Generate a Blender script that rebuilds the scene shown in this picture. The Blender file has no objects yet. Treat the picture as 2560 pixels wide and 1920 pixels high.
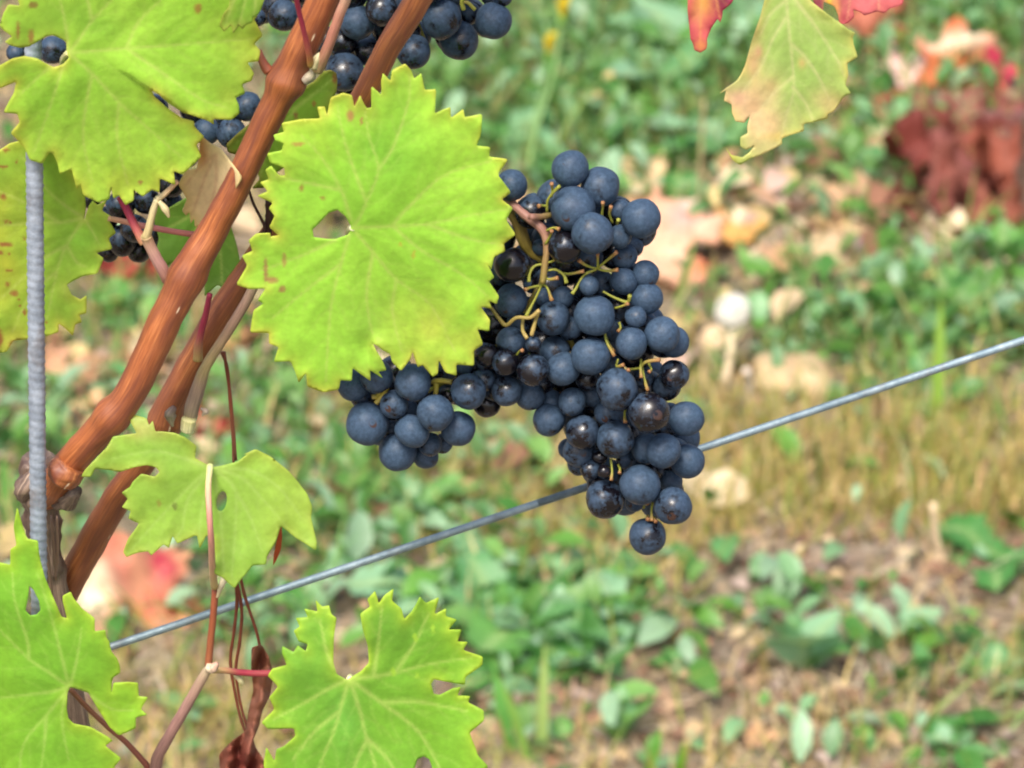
import bpy, math, random
import numpy as np
from mathutils import Vector, noise, Matrix
from mathutils.geometry import delaunay_2d_cdt

R = math.radians
random.seed(7)
rng = np.random.default_rng(11)
scene = bpy.context.scene
col = scene.collection

# ------------------------------------------------------------------ camera, sky, sun, exposure
PITCH = R(25.0)
FPX = 8760.0                       # focal length in photograph pixels (2560 wide)
CAM = Vector((0.0, 0.0, 1.55))
FWD = Vector((0, math.cos(PITCH), -math.sin(PITCH)))
RGT = Vector((1, 0, 0))
UPV = Vector((0, math.sin(PITCH), math.cos(PITCH)))
cd = bpy.data.cameras.new('camera')
cam = bpy.data.objects.new('camera', cd)
col.objects.link(cam)
cam.location = CAM
cam.rotation_euler = (math.pi / 2 - PITCH, 0, 0)
cd.sensor_width = 36.0
cd.lens = 36.0 * FPX / 2560.0
cd.clip_start = 0.05
cd.clip_end = 2000
cd.dof.use_dof = True
cd.dof.focus_distance = 1.20
cd.dof.aperture_fstop = 21.0
scene.camera = cam

SUN_ELEV, SUN_AZ = R(58), R(200)    # soft light from above and behind the camera, a little left
world = bpy.data.worlds.new('World')
scene.world = world
world.use_nodes = True
wn = world.node_tree
bg = wn.nodes['Background']
sky = wn.nodes.new('ShaderNodeTexSky')
sky.sky_type = 'NISHITA'
sky.sun_disc = False
sky.sun_elevation = SUN_ELEV
sky.sun_rotation = SUN_AZ
sky.air_density = 1.0
sky.dust_density = 5.0
sky.ozone_density = 0.6
wn.links.new(sky.outputs[0], bg.inputs[0])
bg.inputs[1].default_value = 0.10

sl = bpy.data.lights.new('sun', 'SUN')
sl.energy = 1.5
sl.angle = R(18)
sl.color = (1.0, 0.96, 0.90)
sun = bpy.data.objects.new('sun', sl)
col.objects.link(sun)
sdir = Vector((math.sin(SUN_AZ) * math.cos(SUN_ELEV), math.cos(SUN_AZ) * math.cos(SUN_ELEV), math.sin(SUN_ELEV)))
sun.rotation_euler = sdir.to_track_quat('Z', 'Y').to_euler()
sun.location = (-1, -2, 5)

scene.view_settings.view_transform = 'Standard'
scene.view_settings.look = 'None'
scene.view_settings.exposure = 1.33
scene.view_settings.gamma = 1.0
scene.render.engine = 'CYCLES'
scene.cycles.use_denoising = True
scene.cycles.max_bounces = 8
scene.cycles.transmission_bounces = 6
scene.cycles.filter_width = 2.0

# ------------------------------------------------------------------ placement helpers
DREF = 1.20
MPP = DREF / FPX                   # metres per photograph pixel at the trellis plane
SLOPE = MPP * math.tan(PITCH)      # the trellis stands upright

def P(px, py, d):
    px, py, d = float(px), float(py), float(d)
    return CAM + d * (FWD + RGT * ((px - 1280) / FPX) + UPV * (-(py - 960) / FPX))

def V(px, py, off=0.0):
    return P(px, py, DREF + (py - 960) * SLOPE + off)

def Vn(a, off):
    a = np.asarray(a, float)
    d = DREF + (a[:, 1] - 960) * SLOPE + off
    v = np.zeros((len(a), 3))
    v += np.array(CAM)
    v += d[:, None] * (np.array(FWD) + np.array(RGT) * ((a[:, 0] - 1280) / FPX)[:, None] + np.array(UPV) * (-(a[:, 1] - 960) / FPX)[:, None])
    return v

def Gp(px, py, z=0.0):
    r = FWD + RGT * ((px - 1280) / FPX) + UPV * (-(py - 960) / FPX)
    t = (z - CAM.z) / r.z
    return CAM + r * t

def gscale(py):                    # metres per pixel on the ground, across the view
    return (Gp(1280, py) - CAM).dot(FWD) / FPX

def to_px(x, y, z=0.0):
    q = np.stack([x - CAM.x, y - CAM.y, z - CAM.z + 0 * x], -1)
    d = q @ np.array(FWD)
    return 1280 + FPX * (q @ np.array(RGT)) / d, 960 - FPX * (q @ np.array(UPV)) / d

def lin(c):
    return tuple(((v / 255) / 12.92 if v / 255 <= 0.04045 else ((v / 255 + 0.055) / 1.055) ** 2.4) for v in c)

def A(*c): return np.array(c, float)

def zmap(ox, oy, k):
    return lambda pts: [(ox + k * p[0], oy + k * p[1]) for p in pts]
ZE = zmap(0, 0, .3858)
ZG = zmap(0, 480, .3858)
ZH = zmap(0, 1000, .3858)
ZJ = zmap(0, 1400, .31344)
ZD = zmap(500, 0, .4069)
ZF = zmap(560, 200, .4581)
ZI = zmap(600, 1000, .5547)
ZK = zmap(1650, 0, .29385)
ZA = zmap(1180, 340, .3375)
ZB = zmap(1180, 800, .3617)
ZC = zmap(800, 850, .2411)

# ------------------------------------------------------------------ object helpers
def tag(o, label=None, cat=None, group=None, kind=None):
    if label: o['label'] = label
    if cat: o['category'] = cat
    if group: o['group'] = group
    if kind: o['kind'] = kind
    return o

def empty(name, loc, rz=0.0):
    o = bpy.data.objects.new(name, None)
    o.empty_display_size = 0.01
    o.location = loc
    o.rotation_euler = (0, 0, rz)
    col.objects.link(o)
    return o

def origin_of(o):
    return Vector(o.location) + (origin_of(o.parent) if o.parent else Vector((0, 0, 0)))

def mesh_obj(name, verts, faces, mat, parent=None, origin=None, smooth=True, attrs=None, local=False):
    """verts in world space (moved to the object's own origin) unless local."""
    verts = np.asarray(verts, float)
    if local:
        o0 = Vector((0, 0, 0))
    else:
        o0 = Vector(origin) if origin is not None else Vector(verts.mean(0))
    me = bpy.data.meshes.new(name)
    me.from_pydata((verts - np.array(o0)).tolist(), [], [list(map(int, f)) for f in faces])
    if smooth:
        me.polygons.foreach_set('use_smooth', [True] * len(me.polygons))
    for an, (ty, data) in (attrs or {}).items():
        at = me.attributes.new(an, ty, 'POINT')
        key = {'FLOAT_COLOR': 'color', 'FLOAT_VECTOR': 'vector', 'FLOAT': 'value'}[ty]
        at.data.foreach_set(key, np.asarray(data, np.float32).ravel())
    me.materials.append(mat)
    me.update()
    ob = bpy.data.objects.new(name, me)
    col.objects.link(ob)
    if parent:
        ob.parent = parent
        if not local:
            ob.location = o0 - origin_of(parent)
    elif not local:
        ob.location = o0
    return ob

def catmull(pts, n):
    pts = [np.asarray(p, float) for p in pts]
    ext = [2 * pts[0] - pts[1]] + pts + [2 * pts[-1] - pts[-2]]
    out = []
    for i in range(1, len(ext) - 2):
        p0, p1, p2, p3 = ext[i - 1], ext[i], ext[i + 1], ext[i + 2]
        for j in range(n):
            t = j / n
            out.append(.5 * (2 * p1 + (p2 - p0) * t + (2 * p0 - 5 * p1 + 4 * p2 - p3) * t * t + (3 * p1 - p0 - 3 * p2 + p3) * t ** 3))
    out.append(ext[-2])
    return np.array(out)

def tube_geo(pts, rads, seg=12, n=8, rough=0.0, lump=40.0, seed=0, rib=None):
    """pts: world points, rads: metres. Returns verts, faces, tc attribute."""
    c = catmull([list(p) + [r] for p, r in zip(pts, rads)], n)
    rad, c = c[:, 3], c[:, :3]
    t = np.gradient(c, axis=0)
    t /= np.linalg.norm(t, axis=1)[:, None] + 1e-12
    s = np.concatenate([[0], np.cumsum(np.linalg.norm(np.diff(c, axis=0), axis=1))])
    ref = np.array([0.3, 1, 0.2]); u = ref - t[0] * ref.dot(t[0]); u /= np.linalg.norm(u)
    verts, tc = [], []
    for i in range(len(c)):
        u = u - t[i] * u.dot(t[i]); u /= np.linalg.norm(u)
        w = np.cross(t[i], u)
        for k in range(seg):
            a = 2 * math.pi * k / seg
            dv = u * math.cos(a) + w * math.sin(a)
            r = rad[i]
            if rough:
                q = c[i] + dv * r
                r *= 1 + rough * noise.noise(Vector(q * lump) + Vector((seed, 0, 0))) + .5 * rough * noise.noise(Vector(q * lump * 2.7) + Vector((0, seed, 0)))
            if rib:
                r *= rib(s[i], a)
            verts.append(c[i] + dv * r)
            tc.append((math.cos(a), math.sin(a), s[i] * 100))
    faces = []
    for i in range(len(c) - 1):
        for k in range(seg):
            k2 = (k + 1) % seg
            faces.append((i * seg + k, i * seg + k2, (i + 1) * seg + k2, (i + 1) * seg + k))
    verts.append(c[0]); tc.append((0, 0, 0)); verts.append(c[-1]); tc.append((0, 0, s[-1] * 100))
    b, e = len(verts) - 2, len(verts) - 1
    for k in range(seg):
        k2 = (k + 1) % seg
        faces.append((b, k2, k))
        faces.append((e, (len(c) - 1) * seg + k, (len(c) - 1) * seg + k2))
    return np.array(verts), faces, np.array(tc)

def tube(name, pts, rads, mat, parent, seg=12, n=8, rough=0.0, lump=40.0, seed=0, rib=None, cols=None):
    v, f, tc = tube_geo(pts, rads, seg, n, rough, lump, seed, rib)
    attrs = {'tc': ('FLOAT_VECTOR', tc)}
    if cols is not None:
        cc = catmull([A(*x) for x in cols], n)
        cv = np.repeat(cc, seg, axis=0)
        cv = np.vstack([cv, cc[:1], cc[-1:]])
        attrs['Col'] = ('FLOAT_COLOR', np.hstack([np.clip(cv, 0, 1), np.ones((len(cv), 1))]))
    return mesh_obj(name, v, f, mat, parent, attrs=attrs)

def pxtube(name, pxs, mat, parent, seg=10, n=6, **kw):
    """pxs: list of (px, py, off, radius_px)."""
    return tube(name, [V(p[0], p[1], p[2]) for p in pxs], [p[3] * MPP for p in pxs], mat, parent, seg, n, **kw)

# ------------------------------------------------------------------ materials
def new_mat(name):
    m = bpy.data.materials.new(name)
    m.use_nodes = True
    nt = m.node_tree
    return m, nt, nt.nodes['Principled BSDF'], nt.nodes['Material Output']

def node(nt, ty, **kw):
    n = nt.nodes.new(ty)
    for k, v in kw.items():
        setattr(n, k, v)
    return n

def ramp(nt, fac, stops):
    r = node(nt, 'ShaderNodeValToRGB')
    els = r.color_ramp.elements
    while len(els) < len(stops): els.new(0.5)
    for e, (p, c) in zip(els, stops):
        e.position = p
        e.color = (c[0], c[1], c[2], 1) if hasattr(c, '__len__') else (c, c, c, 1)
    nt.links.new(fac, r.inputs[0])
    return r.outputs[0]

def mixc(nt, fac, a, b, blend='MIX'):
    m = node(nt, 'ShaderNodeMix', data_type='RGBA', blend_type=blend)
    for s, v in ((m.inputs[0], fac), (m.inputs[6], a), (m.inputs[7], b)):
        if hasattr(v, 'is_linked') or hasattr(v, 'links'):
            nt.links.new(v, s)
        elif hasattr(v, '__len__'):
            s.default_value = (v[0], v[1], v[2], 1)
        else:
            s.default_value = v
    return m.outputs[2]

def tex_noise(nt, vec, scale, detail=3, rough=0.55):
    n = node(nt, 'ShaderNodeTexNoise')
    n.inputs['Scale'].default_value = scale
    n.inputs['Detail'].default_value = detail
    n.inputs['Roughness'].default_value = rough
    if vec is not None: nt.links.new(vec, n.inputs['Vector'])
    return n.outputs[0]

def bump(nt, height, strength, dist, bsdf):
    b = node(nt, 'ShaderNodeBump')
    b.inputs['Strength'].default_value = strength
    b.inputs['Distance'].default_value = dist
    nt.links.new(height, b.inputs['Height'])
    nt.links.new(b.outputs[0], bsdf.inputs['Normal'])
    return b

def math_node(nt, op, a, b=None):
    m = node(nt, 'ShaderNodeMath', operation=op)
    for s, v in zip(m.inputs, (a, b)):
        if v is None: continue
        if hasattr(v, 'links'): nt.links.new(v, s)
        else: s.default_value = v
    return m.outputs[0]

def leaf_material(name, trans=0.42, rough=0.5, fine=1.0, sheen=0.35):
    m, nt, b, out = new_mat(name)
    at = node(nt, 'ShaderNodeAttribute', attribute_name='Col')
    tcn = node(nt, 'ShaderNodeTexCoord').outputs['Object']
    n1 = tex_noise(nt, tcn, 90, 4, .6)
    n2 = tex_noise(nt, tcn, 420, 2, .5)
    fac = ramp(nt, n1, [(.3, .93), (.7, 1.06)])
    c1 = mixc(nt, 1.0, at.outputs['Color'], fac, 'MULTIPLY')
    fac2 = ramp(nt, n2, [(.3, .93), (.7, 1.06)])
    c2 = mixc(nt, 1.0, c1, fac2, 'MULTIPLY')
    nt.links.new(c2, b.inputs['Base Color'])
    b.inputs['Roughness'].default_value = rough
    b.inputs['Specular IOR Level'].default_value = sheen
    vor = node(nt, 'ShaderNodeTexVoronoi', feature='DISTANCE_TO_EDGE')
    vor.inputs['Scale'].default_value = 330 * fine
    nt.links.new(tcn, vor.inputs['Vector'])
    hgt = math_node(nt, 'ADD', ramp(nt, vor.outputs[0], [(0, 0), (.25, 1)]), n2)
    bp = bump(nt, hgt, .14, .0003, b)
    tr = node(nt, 'ShaderNodeBsdfTranslucent')
    tcol = mixc(nt, 1.0, c2, (1.02, 1.08, .72), 'MULTIPLY')
    nt.links.new(tcol, tr.inputs[0])
    ms = node(nt, 'ShaderNodeMixShader')
    ms.inputs[0].default_value = trans
    nt.links.new(b.outputs[0], ms.inputs[1])
    nt.links.new(tr.outputs[0], ms.inputs[2])
    nt.links.new(ms.outputs[0], out.inputs[0])
    return m

M_LEAF = leaf_material('vine_leaf_blade')
M_DRYLEAF = leaf_material('dry_leaf_blade', trans=.25, rough=.6, sheen=.25)
M_WEED = leaf_material('weed_leaf_blade', trans=.3, rough=.42, fine=.6, sheen=.5)
M_GRASS = leaf_material('grass_blade', trans=.3, rough=.5, fine=.3, sheen=.35)

def cane_material(name, c_lo, c_mid, c_hi, flecks=True, dark=None):
    m, nt, b, out = new_mat(name)
    at = node(nt, 'ShaderNodeAttribute', attribute_name='tc')
    mp = node(nt, 'ShaderNodeMapping')
    mp.inputs['Scale'].default_value = (6.5, 6.5, .5)
    nt.links.new(at.outputs['Vector'], mp.inputs['Vector'])
    n1 = tex_noise(nt, mp.outputs[0], 1.6, 5, .65)
    mp2 = node(nt, 'ShaderNodeMapping')
    mp2.inputs['Scale'].default_value = (.7, .7, .22)
    nt.links.new(at.outputs['Vector'], mp2.inputs['Vector'])
    n2 = tex_noise(nt, mp2.outputs[0], 1.3, 3, .6)
    c = ramp(nt, n1, [(.28, c_lo), (.5, c_mid), (.72, c_hi)])
    if dark is not None:
        c = mixc(nt, ramp(nt, n2, [(.4, 0), (.65, .9)]), c, dark)
    if flecks:
        mp3 = node(nt, 'ShaderNodeMapping')
        mp3.inputs['Scale'].default_value = (2.4, 2.4, .9)
        nt.links.new(at.outputs['Vector'], mp3.inputs['Vector'])
        v = node(nt, 'ShaderNodeTexVoronoi')
        v.inputs['Scale'].default_value = 1.0
        nt.links.new(mp3.outputs[0], v.inputs['Vector'])
        sel = math_node(nt, 'GREATER_THAN', node_sep(nt, v.outputs['Color']), .84)
        near = ramp(nt, v.outputs['Distance'], [(.09, 1), (.16, 0)])
        c = mixc(nt, math_node(nt, 'MULTIPLY', sel, near), c, lin((214, 190, 160)))
    nt.links.new(c, b.inputs['Base Color'])
    b.inputs['Roughness'].default_value = .44
    b.inputs['Specular IOR Level'].default_value = .5
    bump(nt, n1, .32, .0006, b)
    return m

def node_sep(nt, colsock):
    s = node(nt, 'ShaderNodeSeparateColor')
    nt.links.new(colsock, s.inputs[0])
    return s.outputs[0]

M_CANE = cane_material('ripened_cane_bark', lin((110, 56, 32)), lin((156, 88, 46)), lin((188, 120, 70)), dark=lin((108, 58, 42)))
M_CANE2 = cane_material('dark_cane_bark', lin((106, 56, 34)), lin((152, 88, 48)), lin((186, 122, 74)), dark=lin((112, 62, 46)))
M_OLD = cane_material('old_vine_bark', lin((60, 46, 40)), lin((118, 98, 84)), lin((168, 146, 124)), flecks=False, dark=lin((70, 50, 44)))

def col_stem_material(name, rough=.5):
    m, nt, b, out = new_mat(name)
    at = node(nt, 'ShaderNodeAttribute', attribute_name='Col')
    tc = node(nt, 'ShaderNodeAttribute', attribute_name='tc')
    mp = node(nt, 'ShaderNodeMapping')
    mp.inputs['Scale'].default_value = (3.0, 3.0, .8)
    nt.links.new(tc.outputs['Vector'], mp.inputs['Vector'])
    n1 = tex_noise(nt, mp.outputs[0], 1.8, 4, .6)
    c = mixc(nt, 1.0, at.outputs['Color'], ramp(nt, n1, [(.3, .72), (.7, 1.2)]), 'MULTIPLY')
    nt.links.new(c, b.inputs['Base Color'])
    b.inputs['Roughness'].default_value = rough
    b.inputs['Specular IOR Level'].default_value = .35
    bump(nt, n1, .32, .0006, b)
    return m
M_STEM = col_stem_material('green_stem')

def grape_material():
    m, nt, b, out = new_mat('grape_skin')
    tcn = node(nt, 'ShaderNodeTexCoord').outputs['Object']
    info = node(nt, 'ShaderNodeObjectInfo').outputs['Random']
    off = node(nt, 'ShaderNodeVectorMath', operation='SCALE')
    off.inputs[0].default_value = (37.0, 91.0, 53.0)
    nt.links.new(info, off.inputs['Scale'])
    add = node(nt, 'ShaderNodeVectorMath', operation='ADD')
    nt.links.new(tcn, add.inputs[0]); nt.links.new(off.outputs[0], add.inputs[1])
    vec = add.outputs[0]
    n_big = tex_noise(nt, vec, 1.15, 3, .6)
    n_mid = tex_noise(nt, vec, 4.5, 5, .65)
    n_fine = tex_noise(nt, vec, 26, 3, .6)
    # wax left on this berry, cut on the rear bunches to paint shade
    at = node(nt, 'ShaderNodeAttribute', attribute_type='OBJECT', attribute_name='bloom_and_shade')
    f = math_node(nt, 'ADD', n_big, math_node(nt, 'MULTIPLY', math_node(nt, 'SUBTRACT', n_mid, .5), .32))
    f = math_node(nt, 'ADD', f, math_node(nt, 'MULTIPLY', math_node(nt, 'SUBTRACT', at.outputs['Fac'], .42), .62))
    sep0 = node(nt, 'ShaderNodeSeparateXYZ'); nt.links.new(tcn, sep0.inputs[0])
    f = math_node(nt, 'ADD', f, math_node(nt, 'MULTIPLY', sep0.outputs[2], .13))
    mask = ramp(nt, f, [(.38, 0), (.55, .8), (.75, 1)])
    tint = mixc(nt, ramp(nt, n_mid, [(.3, 0), (.75, 1)]), lin((44, 61, 80)), lin((68, 88, 110)))
    tint = mixc(nt, math_node(nt, 'MULTIPLY', ramp(nt, n_big, [(.5, 0), (.8, 1)]), .35), tint, lin((60, 66, 86)))
    tint = mixc(nt, 1.0, tint, ramp(nt, n_fine, [(.3, .86), (.7, 1.1)]), 'MULTIPLY')
    skin = mixc(nt, n_big, lin((9, 10, 15)), lin((20, 15, 22)))
    c = mixc(nt, mask, skin, tint)
    # the corky scar at the tip
    sep = node(nt, 'ShaderNodeSeparateXYZ'); nt.links.new(tcn, sep.inputs[0])
    scar = ramp(nt, math_node(nt, 'MULTIPLY', sep.outputs[2], -1.0), [(.982, 0), (.992, 1)])
    c = mixc(nt, scar, c, lin((58, 40, 34)))
    nt.links.new(c, b.inputs['Base Color'])
    rr = ramp(nt, mask, [(0, .24), (1, .52)])
    nt.links.new(rr, b.inputs['Roughness'])
    nt.links.new(ramp(nt, mask, [(0, .5), (1, .22)]), b.inputs['Specular IOR Level'])
    bump(nt, math_node(nt, 'ADD', n_mid, math_node(nt, 'MULTIPLY', mask, .6)), .2, .00025, b)
    return m
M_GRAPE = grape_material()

def galv_material(name, c0, c1, metal=.35, rough=.5):
    m, nt, b, out = new_mat(name)
    tcn = node(nt, 'ShaderNodeTexCoord').outputs['Object']
    n1 = tex_noise(nt, tcn, 160, 5, .65)
    n2 = tex_noise(nt, tcn, 900, 2, .5)
    c = mixc(nt, ramp(nt, n1, [(.35, 0), (.7, 1)]), c0, c1)
    n3 = tex_noise(nt, tcn, 55, 5, .7)
    c = mixc(nt, ramp(nt, n3, [(.52, 0), (.72, .6)]), c, lin((112, 96, 82)))
    nt.links.new(c, b.inputs['Base Color'])
    b.inputs['Metallic'].default_value = metal
    nt.links.new(ramp(nt, n2, [(.2, rough - .1), (.8, rough + .15)]), b.inputs['Roughness'])
    bump(nt, n2, .25, .0004, b)
    return m
M_WIRE = galv_material('galvanised_wire', lin((112, 132, 142)), lin((150, 166, 172)))
M_ROD = galv_material('weathered_stake_steel', lin((120, 130, 142)), lin((164, 174, 186)), .25, .5)

def soil_material():
    m, nt, b, out = new_mat('vineyard_soil')
    tcn = node(nt, 'ShaderNodeTexCoord').outputs['Object']
    n1 = tex_noise(nt, tcn, 5, 6, .6)
    n2 = tex_noise(nt, tcn, 60, 6, .7)
    n3 = tex_noise(nt, tcn, 2.2, 4, .6)
    c = ramp(nt, n2, [(.25, lin((76, 64, 56))), (.5, lin((138, 124, 108))), (.75, lin((186, 172, 154)))])
    c = mixc(nt, ramp(nt, n1, [(.45, 0), (.75, .4)]), c, lin((150, 138, 92)))
    c = mixc(nt, ramp(nt, n3, [(.5, 0), (.7, .35)]), c, lin((116, 120, 70)))
    nt.links.new(c, b.inputs['Base Color'])
    b.inputs['Roughness'].default_value = .95
    b.inputs['Specular IOR Level'].default_value = .15
    bump(nt, n2, .9, .012, b)
    return m
M_SOIL = soil_material()

def stone_material(name, a, b_):
    m, nt, b, out = new_mat(name)
    tcn = node(nt, 'ShaderNodeTexCoord').outputs['Object']
    n1 = tex_noise(nt, tcn, 45, 6, .65)
    c = ramp(nt, n1, [(.3, a), (.7, b_)])
    nt.links.new(c, b.inputs['Base Color'])
    b.inputs['Roughness'].default_value = .85
    b.inputs['Specular IOR Level'].default_value = .2
    bump(nt, n1, .5, .003, b)
    return m
M_STONE = stone_material('tan_stone', lin((150, 124, 92)), lin((212, 190, 152)))
M_STONE2 = stone_material('grey_violet_stone', lin((110, 98, 108)), lin((164, 150, 160)))

def plain_material(name, c, rough=.6, trans=0):
    m, nt, b, out = new_mat(name)
    tcn = node(nt, 'ShaderNodeTexCoord').outputs['Object']
    n1 = tex_noise(nt, tcn, 200, 3, .6)
    cc = mixc(nt, 1.0, c, ramp(nt, n1, [(.3, .85), (.7, 1.1)]), 'MULTIPLY')
    nt.links.new(cc, b.inputs['Base Color'])
    b.inputs['Roughness'].default_value = rough
    return m
M_FLUFF = plain_material('seed_fluff', lin((230, 227, 215)), .8)
M_YELLOW = plain_material('yellow_petal', lin((226, 200, 40)), .6)
M_BUD = plain_material('pale_bud_scale', lin((206, 196, 160)), .7)

# ------------------------------------------------------------------ the ground
def ground_height(x, y):
    z = .012 * noise.noise(Vector((x * 2.1, y * 2.1, 0))) + .008 * noise.noise(Vector((x * 7, y * 7, 3))) + .005 * noise.noise(Vector((x * 22, y * 22, 5)))
    return z

def build_ground():
    xs = np.concatenate([[-900, -200, -40, -10, -4], np.arange(-2.2, 2.21, .028), [4, 10, 40, 200, 900]])
    ys = np.concatenate([[-900, -200, -40, -8, 0, 1.0], np.arange(1.7, 6.6, .035), [8, 12, 40, 200, 900]])
    vs = []
    for y in ys:
        for x in xs:
            near = abs(x) < 2.3 and 1.6 < y < 6.7
            vs.append((x, y, ground_height(x, y) if near else 0.0))
    nx = len(xs)
    fs = [(j * nx + i, j * nx + i + 1, (j + 1) * nx + i + 1, (j + 1) * nx + i) for j in range(len(ys) - 1) for i in range(nx - 1)]
    g = mesh_obj('ground', vs, fs, M_SOIL, local=True)
    tag(g, 'dry brown vineyard soil under weeds and dead grass', 'ground', kind='structure')
build_ground()

# ------------------------------------------------------------------ vine leaves
def chaikin(p, r=.07):
    p = np.asarray(p, float)
    q = np.roll(p, -1, axis=0)
    out = np.empty((2 * len(p), 2))
    out[0::2] = p + (q - p) * r
    out[1::2] = q + (p - q) * r
    return out

def sharpen(p, amt):
    # draw the tips of the teeth out and the notches in
    p = np.asarray(p, float)
    a = p - np.roll(p, 1, axis=0); b = np.roll(p, -1, axis=0) - p
    area = (p[:, 0] * np.roll(p[:, 1], -1) - np.roll(p[:, 0], -1) * p[:, 1]).sum()
    la = np.linalg.norm(a, axis=1) + 1e-9; lb = np.linalg.norm(b, axis=1) + 1e-9
    ang = np.arctan2(a[:, 0] * b[:, 1] - a[:, 1] * b[:, 0], (a * b).sum(1)) * np.sign(area)
    bis = a / la[:, None] - b / lb[:, None]
    bis /= np.linalg.norm(bis, axis=1)[:, None] + 1e-9
    k = np.where(np.abs(ang) > .5, 1.0, 0.0) * np.where(ang > 0, 1.0, .6)
    k *= np.clip(np.minimum(la, lb) / 22., 0, 1)
    return p + bis * (k * amt)[:, None]

def resample(p, s):
    p = np.asarray(p, float)
    out = []
    for a, b in zip(p, np.roll(p, -1, axis=0)):
        n = max(1, int(np.linalg.norm(b - a) / s))
        for i in range(n):
            out.append(a + (b - a) * i / n)
    return np.array(out)

def inside(pts, poly):
    x, y = pts[:, 0], pts[:, 1]
    res = np.zeros(len(pts), bool)
    a = poly; b = np.roll(poly, -1, axis=0)
    for (x0, y0), (x1, y1) in zip(a, b):
        if y0 == y1: continue
        c = ((y0 > y) != (y1 > y)) & (x < (x1 - x0) * (y - y0) / (y1 - y0) + x0)
        res ^= c
    return res

def seg_dist(pts, a, b):
    d = b - a
    L = d.dot(d) + 1e-12
    t = np.clip(((pts - a) @ d) / L, 0, 1)
    return np.linalg.norm(pts - (a + t[:, None] * d), axis=1), t

def poly_dist(pts, poly):
    m = np.full(len(pts), 1e9)
    for a, b in zip(poly, np.roll(poly, -1, axis=0)):
        m = np.minimum(m, seg_dist(pts, a, b)[0])
    return m

def nz(pts, scale, seed):
    return np.array([noise.noise(Vector((x * scale, y * scale, seed))) for x, y in pts])

def triangulate(outline, holes, spacing, seed):
    r = random.Random(seed)
    outline = resample(outline, spacing)
    holes = [resample(h, spacing) for h in holes]
    lo, hi = outline.min(0), outline.max(0)
    pts = []
    y = lo[1]; k = 0
    while y < hi[1]:
        x = lo[0] + (spacing / 2 if k % 2 else 0)
        while x < hi[0]:
            pts.append((x + r.uniform(-.12, .12) * spacing, y + r.uniform(-.12, .12) * spacing))
            x += spacing
        y += spacing * .866; k += 1
    pts = np.array(pts)
    pts = pts[inside(pts, outline)]
    for h in holes: pts = pts[~inside(pts, h)]
    dd = poly_dist(pts, outline)
    for h in holes: dd = np.minimum(dd, poly_dist(pts, h))
    pts = pts[dd > spacing * .55]
    allp = [outline] + holes + [pts]
    V2 = np.vstack(allp)
    edges = []
    o = 0
    for loop in [outline] + holes:
        n = len(loop)
        edges += [(o + i, o + (i + 1) % n) for i in range(n)]
        o += n
    res = delaunay_2d_cdt([Vector(p) for p in V2], edges, [], 0, 1e-4)
    vv = np.array([tuple(v) for v in res[0]])
    ff = np.array([f for f in res[2] if len(f) == 3])
    cen = vv[ff].mean(1)
    ok = inside(cen, outline)
    for h in holes: ok &= ~inside(cen, h)
    ff = ff[ok]
    used = np.unique(ff)
    remap = -np.ones(len(vv), int); remap[used] = np.arange(len(used))
    return vv[used], remap[ff], outline, holes

def side_veins(veins, step=62, frac=.42, seed=0):
    """secondary veins branching off the traced ones"""
    r = random.Random(seed)
    out = []
    for v in veins:
        c = catmull([A(*p) for p in v], 10)
        s = np.concatenate([[0], np.cumsum(np.linalg.norm(np.diff(c, axis=0), axis=1))])
        tot = s[-1]
        side = 1
        x = step * .9
        while x < tot * .95:
            i = min(np.searchsorted(s, x), len(c) - 2)
            t = c[i + 1] - c[i]; t /= np.linalg.norm(t) + 1e-9
            nrm = np.array([-t[1], t[0]]) * side
            ln = frac * (tot - x * .6) * r.uniform(.6, .95)
            d1 = t * .72 + nrm * .69
            d2 = t * .9 + nrm * .5
            out.append([tuple(c[i]), tuple(c[i] + d1 * ln * .5), tuple(c[i] + d1 * ln * .5 + d2 * ln * .5)])
            side = -side
            x += step * r.uniform(.4, .65)
    return out

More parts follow.
